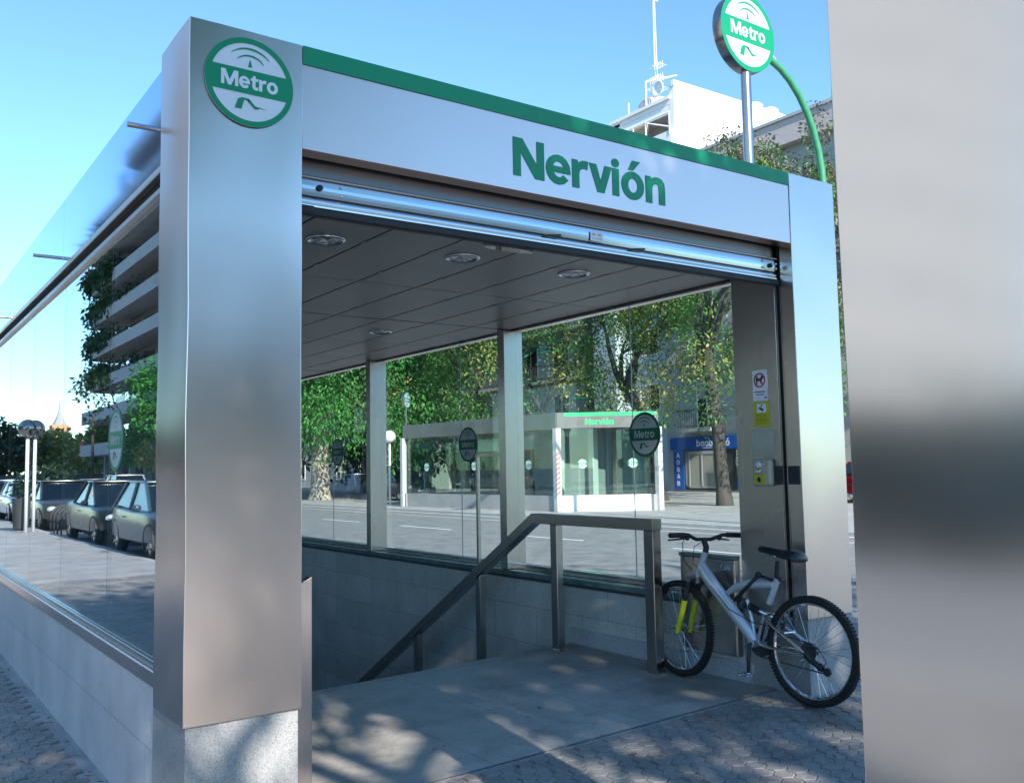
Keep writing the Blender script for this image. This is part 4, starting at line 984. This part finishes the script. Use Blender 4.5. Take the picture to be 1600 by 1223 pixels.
for (p, q_) in (((.3, 2.6, 23.3), (.3, 2.6, 25.2)), ((.3, 2.6, 25.2), (1.2, .8, 25.2)), ((.3, 4.2, 23.3), (.3, 4.2, 24.4))): cf.tube([p, q_], .06, 6)
cf.build('roof_frame', M_LAMPW, wb)
MB().lathe([(0, 23.3), (1.1, 23.3), (1.1, 24.5), (.9, 24.75), (0, 24.9)], lambda a, b, h: (2.2+a, 3.7+b, h), 24).build('roof_tank', plain('tank_pink', (.62, .5, .5), .8), wb, smooth=True, angle=40)
for x in (9.0, 10.6): MB().lathe([(0, 24.0), (.55, 24.0), (.55, 25.4), (.6, 25.45), (.4, 25.6), (0, 25.65)], lambda a, b, h: (x+a, 1.4+b, h-.3), 24).build('water_tank', M_PWHITE, wb, smooth=True, angle=40)
an = empty('antenna_mast', (39.0, 36.6, 23.3), 0, 'tall thin antenna mast with aerials on the white roof', 'antenna')
m_ = MB()
for dx, dy in ((-.1, -.06), (.1, -.06), (0, .1)): m_.tube([(dx, dy, 0), (dx*.5, dy*.5, 7.9)], .022, 5)
m_.build('mast', M_LAMPW, an)
for z0, nn, wd in ((2.1, 7, .45), (1.45, 6, .55), (2.9, 4, .35)):
    q = MB().tube([(-.1, -.7, z0), (-.1, .5, z0+.1)], .025, 5)
    for k in range(nn): q.tube([(-.1-wd, -.7+k*.18, z0), (-.1+wd, -.7+k*.18, z0)], .02, 4)
    for k in range(nn): q.tube([(-.1, -.7+k*.18, z0-wd*.6), (-.1, -.7+k*.18, z0+wd*.6)], .015, 4)
    q.build('aerial', M_LAMPW, an)
q = MB().box(-.35, .35, -.05, .05, 7.3, 7.85); q.box(-.5, -.35, -.2, .2, 7.5, 7.9); q.build('panel_aerial', plain('aerial_white', (.7, .72, .8), .6, var=.3, vs=4), an)
dsh = empty('satellite_dish', (38.3, 35.9, 23.3), 0, 'white satellite dish at the foot of the antenna mast', 'satellite dish')
MB().lathe([(0, .1), (.3, .06), (.52, -.08), (.5, -.1), (.28, .03), (0, .07)], lambda a, b, h: (-.0+h*.8+.0, a-.1, 1.1+b), 24).build('dish', M_LAMPW, dsh, smooth=True)
MB().tube([(.1, 0, 0), (.1, 0, 1.1)], .04, 8).build('post', M_LAMPW, dsh); MB().tube([(.05, -.1, .75), (-.45, -.1, 1.1)], .02, 6).build('arm', M_LAMPW, dsh)
wr = empty('antenna_rod', (FX+.2, 21.6, 18.3), 0, 'thin white rod standing on the cornice at the right edge', 'antenna')
MB().tube([(0, 0, 0), (-.1, .15, 7.5)], [.05, .03], 6).build('rod', M_LAMPW, wr)

# ---------------------------------------------------------------- people
def person(name, loc, rz, label, joints, parts):
    o = empty(name, loc, rz, label, 'person')
    me = bpy.data.meshes.new('body'); vs = [j[0] for j in joints]; es = [(j[2], i) for i, j in enumerate(joints) if j[2] is not None]
    me.from_pydata(vs, es, []); ob = bpy.data.objects.new('body', me); COL.objects.link(ob)
    sk_ = ob.modifiers.new('s', 'SKIN'); su = ob.modifiers.new('u', 'SUBSURF'); su.levels = 1
    for i, j in enumerate(joints):
        r_ = j[1]; me.skin_vertices[0].data[i].radius = (r_, r_) if not isinstance(r_, tuple) else r_
    me.skin_vertices[0].data[0].use_root = True
    dg = bpy.context.evaluated_depsgraph_get(); dg.update()
    m2 = bpy.data.meshes.new_from_object(ob.evaluated_get(dg)); bpy.data.objects.remove(ob)
    for m in parts: m2.materials.append(m)
    for p in m2.polygons:
        z = p.center.z; x = abs(p.center.x); p.use_smooth = True
        p.material_index = 2 if z > 1.42 else (1 if z < .92 and x < .2 else (0 if not (x > .2 and z < .95) else 2))
    b = bpy.data.objects.new('body', m2); COL.objects.link(b); b.parent = o
    hm = MB().sphere((0, .012, 1.66), .105, 16, 10, None, (.82, .98, 1.02)); hm.build('hair', parts[3], b, smooth=True)
    return o
JS = [((0, 0, .95), (.15, .11), None), ((0, 0, 1.15), (.135, .095), 0), ((0, 0, 1.36), (.155, .1), 1), ((0, 0, 1.47), .05, 2), ((0, -.02, 1.58), (.075, .09), 3), ((0, -.015, 1.69), (.07, .085), 4),
      ((.2, 0, 1.38), .05, 2), ((.25, .02, 1.12), .042, 6), ((.24, -.06, .88), .032, 7), ((.24, -.09, .79), .035, 8),
      ((-.2, 0, 1.38), .05, 2), ((-.25, .02, 1.12), .042, 10), ((-.24, -.06, .88), .032, 11), ((-.24, -.09, .79), .035, 12),
      ((.1, 0, .88), .085, 0), ((.11, -.06, .48), .06, 14), ((.11, .03, .08), .045, 15), ((.11, -.13, .04), .035, 16),
      ((-.1, 0, .88), .085, 0), ((-.11, .04, .48), .06, 18), ((-.12, .18, .1), .045, 19), ((-.12, .04, .04), .035, 20)]
skin = plain('skin', (.45, .27, .2), .6, var=.05); hairm = plain('hair', (.05, .035, .03), .7)
cw = plain('white_shirt', (.75, .75, .74), .9); cd = plain('dark_trousers', (.06, .06, .07), .9); cp_ = plain('pale_coat', (.7, .68, .66), .9); cbk = plain('black_clothes', (.015, .015, .018), .9)
person('person', (20.6, 25.3, .06), R(200), 'person in white shirt and dark trousers behind the glass of the far entrance', JS, (cw, cd, skin, hairm))
person('person', (19.15, 31.3, .04), R(40), 'person in a long pale coat walking beyond the far entrance', JS, (cp_, cp_, skin, hairm))
person('person', (26.9, 25.6, .04), R(60), 'person in black clothes walking by the tree left of the shop', JS, (cbk, cbk, skin, hairm))

# ---------------------------------------------------------------- cars
def make_car(name, loc, rz, label, paint, group, hatch=True, L_=4.2, H=1.46, plate=True):
    o = empty(name, loc, rz, label, 'car', group)
    hl = L_/2; wd = .87
    pm = plain(name+'_paint', paint, .18, .55 if max(paint) > .2 else .2, var=.02)
    st = [(-hl, .62, .42, .82), (-hl+.08, .76, .3, .92), (-hl+.5, wd, .24, .96), (-hl+1.2, wd, .2, .93), (0, wd, .2, .9), (hl-1.3, wd, .2, .9), (hl-.6, wd-.01, .22, .84), (hl-.15, .78, .26, .72), (hl, .6, .36, .6)]
    mb = MB(); vs = []
    for x, w_, z0, z1 in st:
        vs += [(x, s_*a, b) for a, b, s_ in ((w_*.8, z0, 1), (w_, z0+.12, 1), (w_*1.01, (z0+z1)/2+.05, 1), (w_*.97, z1-.06, 1), (w_*.86, z1, 1), (0, z1+.02, 1), (w_*.86, z1, -1), (w_*.97, z1-.06, -1), (w_*1.01, (z0+z1)/2+.05, -1), (w_, z0+.12, -1), (w_*.8, z0, -1))]
    n = 11
    fs = [(i*n+k, i*n+(k+1) % n, (i+1)*n+(k+1) % n, (i+1)*n+k) for i in range(len(st)-1) for k in range(n)] + [tuple(range(n)), tuple(range((len(st)-1)*n, len(st)*n))]
    body = mb.add(vs, fs).build('body', pm, o, smooth=True, angle=38)
    xb = -hl+(.12 if hatch else .85); xr0 = xb+(.55 if hatch else .75); xr1 = hl-2.05; xf = hl-1.15; b0, b1_ = .76, .60
    base = [(xb, -b0), (xf, -b0*.98), (xf, b0*.98), (xb, b0)]; top = [(xr0, -b1_), (xr1, -b1_), (xr1, b1_), (xr0, b1_)]
    MB().add([(x, y, .9) for x, y in base]+[(x, y, H-.04) for x, y in top], [(3, 2, 1, 0), (4, 5, 6, 7), (0, 1, 5, 4), (1, 2, 6, 5), (2, 3, 7, 6), (3, 0, 4, 7)]).build('cabin_glass', M_CARGLASS, o)
    rf = MB().box(xr0-.04, xr1+.06, -b1_-.02, b1_+.02, H-.05, H); rf.build('roof', pm, o, bevel=.025, smooth=True, angle=40)
    pi_ = MB()
    for (a, b) in zip(base, top): pi_.tube([(a[0], a[1]*1.005, .89), (b[0], b[1]*1.01, H-.03)], .035, 6)
    xm = (xr0+xr1)/2+.1
    for s_ in (-1, 1): pi_.tube([(xm+.05, s_*b0*.995, .9), (xm, s_*b1_*1.01, H-.03)], .035, 6)
    pi_.build('window_pillars', pm, o)
    for s_ in (-1, 1):
        for xx in (-hl+.75, hl-.8):
            T = lambda a, b, h, xx=xx, s_=s_: (xx+a, s_*(.76)+h, .31+b)
            w_ = MB().lathe([(.2, -.09), (.29, -.1), (.315, -.07), (.315, .07), (.29, .1), (.2, .09)], T, 28, M_TYRE, True).build('wheel', None, o, smooth=True, angle=40)
            rr = MB().lathe([(.0, .06*s_), (.06, .085*s_), (.2, .07*s_), (.205, .09*s_)], T, 24, M_CHROME)
            for k in range(5):
                a = 2*math.pi*k/5; c, d = math.cos(a), math.sin(a)
                rr.add([T(c*.06-d*.03, d*.06+c*.03, .095*s_), T(c*.06+d*.03, d*.06-c*.03, .095*s_), T(c*.2+d*.02, d*.2-c*.02, .093*s_), T(c*.2-d*.02, d*.2+c*.02, .093*s_)], [(0, 1, 2, 3)], M_CHROME)
            rr.build('rim', None, w_)
            MB().lathe([(.33, -.02), (.37, -.02), (.37, .118), (.33, .118)], lambda a, b, h, xx=xx, s_=s_: (xx+a, s_*(.76+h), .31+b if .31+b > .22 else .22), 24, M_BLACK, True).build('wheel_arch', None, o)
        MB().sphere((hl-.16, s_*.6, .63), .15, 12, 8, None, (.75, 1, .62)).build('headlight', M_HEAD, o, smooth=True)
        MB().sphere((-hl+.1, s_*.66, .76), .12, 12, 8, None, (.5, .8, 1.1)).build('tail_light', M_RED, o, smooth=True)
        MB().sphere((hl-1.32, s_*.95, .96), .09, 10, 8, None, (.6, 1, .7)).build('mirror', pm, o, smooth=True)
        MB().box(xm-.2, xm-.02, s_*.885-.012, s_*.885+.012, .74, .77).build('door_handle', M_CHROME, o)
    MB().box(hl-.03, hl+.012, -.45, .45, .34, .44).build('grille', M_BLACK, o)
    if plate: MB().box(hl+.013, hl+.03, -.26, .26, .44, .55).build('number_plate', M_WHITE, o); MB().box(-hl-.03, -hl+.01, -.26, .26, .56, .67).build('number_plate', M_WHITE, o)
    return o
M_CARGLASS = glass('car_glass', (.10, .12, .12), .1)
M_HEAD = plain('headlight_lens', (.7, .72, .75), .08, .3)
CG = 'cars parked along the left kerb'
make_car('parked_car', (-4.15, 15.5, -.08), R(-90), 'dark blue-grey hatchback parked nearest the corner pillar', (.05, .08, .1), CG)
make_car('parked_car', (-4.15, 20.5, -.08), R(-90), 'black saloon car parked behind the blue-grey hatchback', (.012, .012, .014), CG, False, 4.5)
make_car('parked_car', (-4.15, 28.2, -.08), R(-90), 'dark grey saloon beside the pair of smoked globe lamps', (.05, .048, .047), CG, False, 4.6)
make_car('parked_car', (-4.15, 34.5, -.08), R(-90), 'silver hatchback parked behind the globe lamps', (.5, .52, .55), CG)
make_car('parked_car', (-9.2, 34, -.08), R(90), 'silver car in the second lane behind the black saloon', (.55, .56, .58), CG)
make_car('parked_car', (-9.4, 44, -.08), R(90), 'white estate car farther up the side road', (.7, .7, .68), CG, True, 4.5, 1.6)
make_car('parked_car', (-11.4, 4, -.08), R(90), 'dark green hatchback on the far kerb across from the entrance', (.02, .04, .03), CG)
make_car('parked_car', (-11.4, 9.5, -.08), R(90), 'grey van-height car on the far kerb across from the entrance', (.1, .1, .1), CG, True, 4.4, 1.7)
make_car('parked_car', (20.8, 36.6, .04), R(-90), 'dark car parked left of the far metro entrance', (.03, .03, .035), None)
make_car('parked_car', (28.5, 15.0, .04), R(-90), 'dark red car glimpsed in the gap by the right pillar', (.3, .01, .02), None)

# ---------------------------------------------------------------- things seen mirrored in the left glass
bb = empty('balcony_building', (-17.6, 50, 0), 0, 'apartment tower with planted concrete balconies mirrored in the side glass', 'building')
MB().box(-10, -1.6, 0, 35.5, 3.6, 31).build('wall', M_BROWN, bb)
MB().box(-10, -2.6, 0, 42.5, 0, 3.6).build('ground_floor', M_DARKIN, bb)
M_LEAF_P = leafmat('balcony_leaf', (.02, .06, .02), (.035, .09, .03), (.07, .13, .05))
rnd = random.Random(5)
for fl in range(9):
    z = 3.3+3.1*fl; out = .5 if fl > 1 else 1.2; ye = 43.5 if fl != 8 else 30
    bmb = MB().prism([(-2.5, 0), (out, 0), (out, ye-1.2), (out-.35, ye-.35), (out-1.2, ye), (-2.5, ye)], ident, z, z+.25)
    bal = bmb.build('balcony', M_CONC, bb)
    MB().prism([(out-.18, 0), (out, 0), (out, ye-1.2), (out-.35, ye-.35), (out-1.2, ye), (out-1.3, ye-.15), (out-.5, ye-.5), (out-.18, ye-1.25)], ident, z+.25, z+1.05).build('parapet', M_CONC, bal, smooth=False)
    w_ = MB()
    for k in range(8): w_.box(-1.62, -1.58, 1+k*5.2, 4.6+k*5.2, z+.4, z+2.6)
    w_.build('window', M_WINDOW, bb)
    pl_ = MB(); pl_.mi(M_LEAF_C)
    if fl in (2, 3, 4, 5, 6):
        for _ in range(110 if fl in (5, 6) else 45):
            leaf_quads(pl_, rnd, Vector((out+rnd.uniform(-1, .3), ye-rnd.uniform(0, 10), z+rnd.uniform(.7, 2.0 if fl != 6 else 2.4))), 34, .7, .5, .9, M_LEAF_P, 1.1)
    if fl in (2, 4):
        for _ in range(26): leaf_quads(pl_, rnd, Vector((out-.2, ye-rnd.uniform(0, 20), z+1.5)), 16, .45, .4, .2, M_LEAF_C, 1.0)
    if pl_.f: pl_.build('planting', None, bal)
cl_ = MB()
for k in range(9): cl_.box(-1.2, -.7, 1+k*5, 1.5+k*5, 0, 3.3)
cl_.build('ground_columns', M_CONC, bb)
rs = MB().box(-.1, .1, -1, 1, 0, 1.35, M_RED); rs.sphere((.11, 0, .75), .32, 12, 8, M_WHITE, (.1, 1, 1)); rs.box(.1, .12, -.8, .8, .14, .3, M_WHITE)
r_o = rs.build('shop_sign'); r_o.location = (-16.7, 93.2, 3.35); tag(r_o, 'red shop sign with white flower at the end of the balcony building', 'sign')
LT = 'trees behind the parked cars'
def bush_tree(loc, h, w_, label, mat, seed, stem=.8, cat='tree', name='round_tree', n=2600, size=.3):
    rnd = random.Random(seed); o = empty(name, loc, 0, label, cat, LT)
    MB().tube([(0, 0, -.1), (.02, 0, h*stem*.5), (0, .03, h*.6)], [.1, .08, .05], 8).build('trunk', M_BARK, o, smooth=True)
    cm = MB(); cm.mi(mat)
    for _ in range(n//22):
        v = Vector((rnd.gauss(0, 1), rnd.gauss(0, 1), rnd.gauss(0, 1))).normalized()*rnd.uniform(.55, 1)
        leaf_quads(cm, rnd, Vector((v.x*w_/2, v.y*w_/2, h*(.5+stem*.22)+v.z*h*(1-stem*.45)*.5)), 22, w_*.16, size, .2, mat)
    cm.build('crown', None, o); return o
bush_tree((-13.5, 57, .02), 4.6, 3.0, 'round bright green clipped tree in front of the balcony building', M_LEAF_A, 3, 1.0)
bush_tree((-13.5, 52, .02), 3.4, 2.8, 'small pale green standard tree beside the clipped tree', M_LEAF_Y, 4, 1.2)
bush_tree((-4.2, 31.6, -.08), 2.0, 1.7, 'grey-green bush in the planter behind the globe lamps', M_LEAF_C, 9, .3, 'bush', 'bush', 1500, .2)
bush_tree((-12.2, 48.5, .02), 7.6, 3.2, 'roadside tree with bright foliage overlapping the balconies', M_LEAF_A, 139, 1.1, 'tree', 'roadside_tree', 2400, .3)
bush_tree((-11.2, 60, -.08), 8.8, 2.4, 'thin roadside tree with sparse dark leaves against the sky', M_LEAF_C, 149, 1.2, 'tree', 'roadside_tree', 420, .35)
rnd = random.Random(8)
for k, (x, y, h, m, lb) in enumerate(((-8, 112, 8.5, M_LEAF_C, 'dark green broad tree at the far left end of the side road'), (-12.5, 116, 8, M_LEAF_C, 'dark broad tree right behind the globe lamps'), (-18, 118, 6.8, M_LEAF_Y, 'yellowing tree below the orange tower'), (-21.5, 112, 6, M_LEAF_Y, 'smaller yellowing tree beside the red sign'), (-20.5, 104, 8.5, M_LEAF_B, 'narrow cypress-like tree beside the red sign'), (-3, 118, 9, M_LEAF_C, 'dark tree closing the side road at the edge of the glass'))):
    bush_tree((x, y, -.1), h, h*.95 if k != 4 else 1.8, lb, m, 20+k, .6, 'tree', 'round_tree', 2600, .8)
tw = empty('bell_tower', (-41, 255, 0), 0, 'orange brick church tower far beyond the yellowing trees', 'tower')
MB().box(-3, 3, -3, 3, 0, 11).build('shaft', plain('tower_brick', (.5, .27, .12), .9), tw); MB().box(-2, 2, -2, 2, 11, 14.5).build('belfry', plain('belfry_brick', (.55, .33, .17), .9), tw)
MB().lathe([(1.8, 14.5), (1.0, 16), (.3, 18), (.1, 20.5), (0, 20.5)], ident, 8).build('spire', M_CREAM, tw)
hg = empty('hedge', (-12, 99, 0), 0, 'low dark fence and hedge across the end of the side road', 'hedge')
MB().box(-16, 12, 0, .4, -.1, 1.7).build('fence', M_IRON, hg)
bn = empty('litter_bin', (-2.75, 26.0, 0), 0, 'grey slatted litter bin beside the smoked globe lamps', 'litter bin')
MB().lathe([(0, .05), (.2, .05), (.24, .85), (.25, .9), (.22, .9), (.2, .8), (0, .2)], ident, 20).build('body', M_IRON, bn, smooth=True, angle=40)
MB().tube([(0, 0, 0), (0, 0, .06)], .15, 12).build('foot', M_IRON, bn)
hp = []
for k in range(4):
    o = MB().tube([(0, -.35, -.08)]+[(0, -.35*math.cos(R(t)), .35+.35*math.sin(R(t))) for t in range(0, 181, 20)]+[(0, .35, -.08)], .025, 8).build('cycle_hoop', M_IRON, None, smooth=True)
    o.location = (-3.7, 23.4+.55*k, 0); o.rotation_euler = (0, 0, R(80)); tag(o, 'dark metal cycle hoop in the row before the grey saloon', 'cycle stand', 'cycle hoops by the kerb')

# ---------------------------------------------------------------- behind the camera, seen in the steel
b4 = empty('apartment_building', (8, -36, 0), 0, 'beige apartment house with rows of windows, mirrored dimly in the front pillars', 'building')
MB().box(-20, 26, -12, 0, -.1, 9.8).build('wall', plain('beige_wall', (.5, .45, .38), .9, var=.1, vs=.4), b4)
for fl in range(3):
    for k in range(14):
        w_ = MB().box(-18+3.2*k-.08, -18+3.2*k+1.48, .0, .06, .9+3*fl, 2.66+3*fl).build('window', M_PWHITE, b4)
        MB().box(-18+3.2*k, -18+3.2*k+1.4, .061, .075, .98+3*fl, 2.58+3*fl).build('pane', M_WINDOW, w_)
M_LEAF_H = leafmat('hedge_leaf', (.13, .14, .11), (.18, .19, .15), (.24, .24, .2))
hb2 = empty('hedge', (-13.6, 4, .02), 0, 'tall dark hedge beyond the far kerb of the side road, mirrored in the near pillar', 'hedge')
hm2 = MB().box(-.5, .5, -16, 20, 0, 2.6, M_LEAF_H); rnd = random.Random(77)
for _ in range(420): leaf_quads(hm2, rnd, Vector((rnd.uniform(-.6, .7), rnd.uniform(-16, 20), rnd.uniform(.3, 3.1))), 10, .5, .3, .1, M_LEAF_H)
hm2.build('foliage', None, hb2)

lt = MB(); rnd = random.Random(31); M_DRY = plain('dry_leaf', (.10, .07, .04), .9, var=.5, vs=30); lt.mi(M_DRY)
for _ in range(330):
    x, y = (rnd.uniform(.8, 3.6), rnd.uniform(-3, .9)) if rnd.random() < .55 else (-rnd.betavariate(.7, 3)*1.4-.01, rnd.uniform(.2, 7))
    if y > .2 and x > 0 and rnd.random() < .7: continue
    z = gz(x)+.017; a = rnd.uniform(0, 6.28); L_ = rnd.uniform(.008, .03); wd = L_*rnd.uniform(.15, .4); c, d = math.cos(a), math.sin(a)
    lt.add([(x-c*L_, y-d*L_, z), (x+d*wd, y-c*wd, z+.004), (x+c*L_, y+d*L_, z+rnd.uniform(0, .008)), (x-d*wd, y+c*wd, z+.003)], [(0, 1, 2, 3)], M_DRY)
o = lt.build('leaf_litter', None); tag(o, 'small dry leaves scattered on the hexagonal paving', 'leaf litter', None, 'stuff')

b5 = empty('apartment_building', (-18, 17, 0), 0, 'unseen apartment house beyond the tall hedge, added to brighten the near pillar', 'building')  # unseen house, added so its sunlit front brightens the near pillar's reflection
MB().box(-30, 0, 0, 12, -.1, 27).build('wall', plain('added_house_render', (.31, .295, .285), .9, var=.08, vs=.3), b5)
for fl in range(8):
    for k in range(6):
        w_ = MB().box(-27+4.6*k-.1, -27+4.6*k+1.6, -.08, 0, 1.2+3.2*fl, 3.0+3.2*fl).build('window', M_PWHITE, b5)
        MB().box(-27+4.6*k, -27+4.6*k+1.5, -.1, -.081, 1.3+3.2*fl, 2.9+3.2*fl).build('pane', M_WINDOW, w_)

for (x, y, rz, lb, pc, hb_, L_, H_) in ((-4.15, 40.5, -90, 'light blue hatchback behind the silver hatchback at the kerb', (.25, .38, .5), True, 4.0, 1.48), (-4.15, 46.5, -90, 'white hatchback farther along the left kerb', (.7, .7, .7), True, 4.0, 1.45),
        (-4.15, 52.5, -90, 'black hatchback far along the left kerb', (.02, .02, .02), True, 4.1, 1.45), (-9.3, 28.5, 90, 'dark red saloon in the second lane beside the grey saloon', (.22, .02, .03), False, 4.4, 1.42), (-9.3, 50, 90, 'grey saloon in the second lane before the clipped tree', (.25, .25, .26), False, 4.4, 1.42)):
    make_car('parked_car', (x, y, -.08), R(rz), lb, pc, CG, hb_, L_, H_)
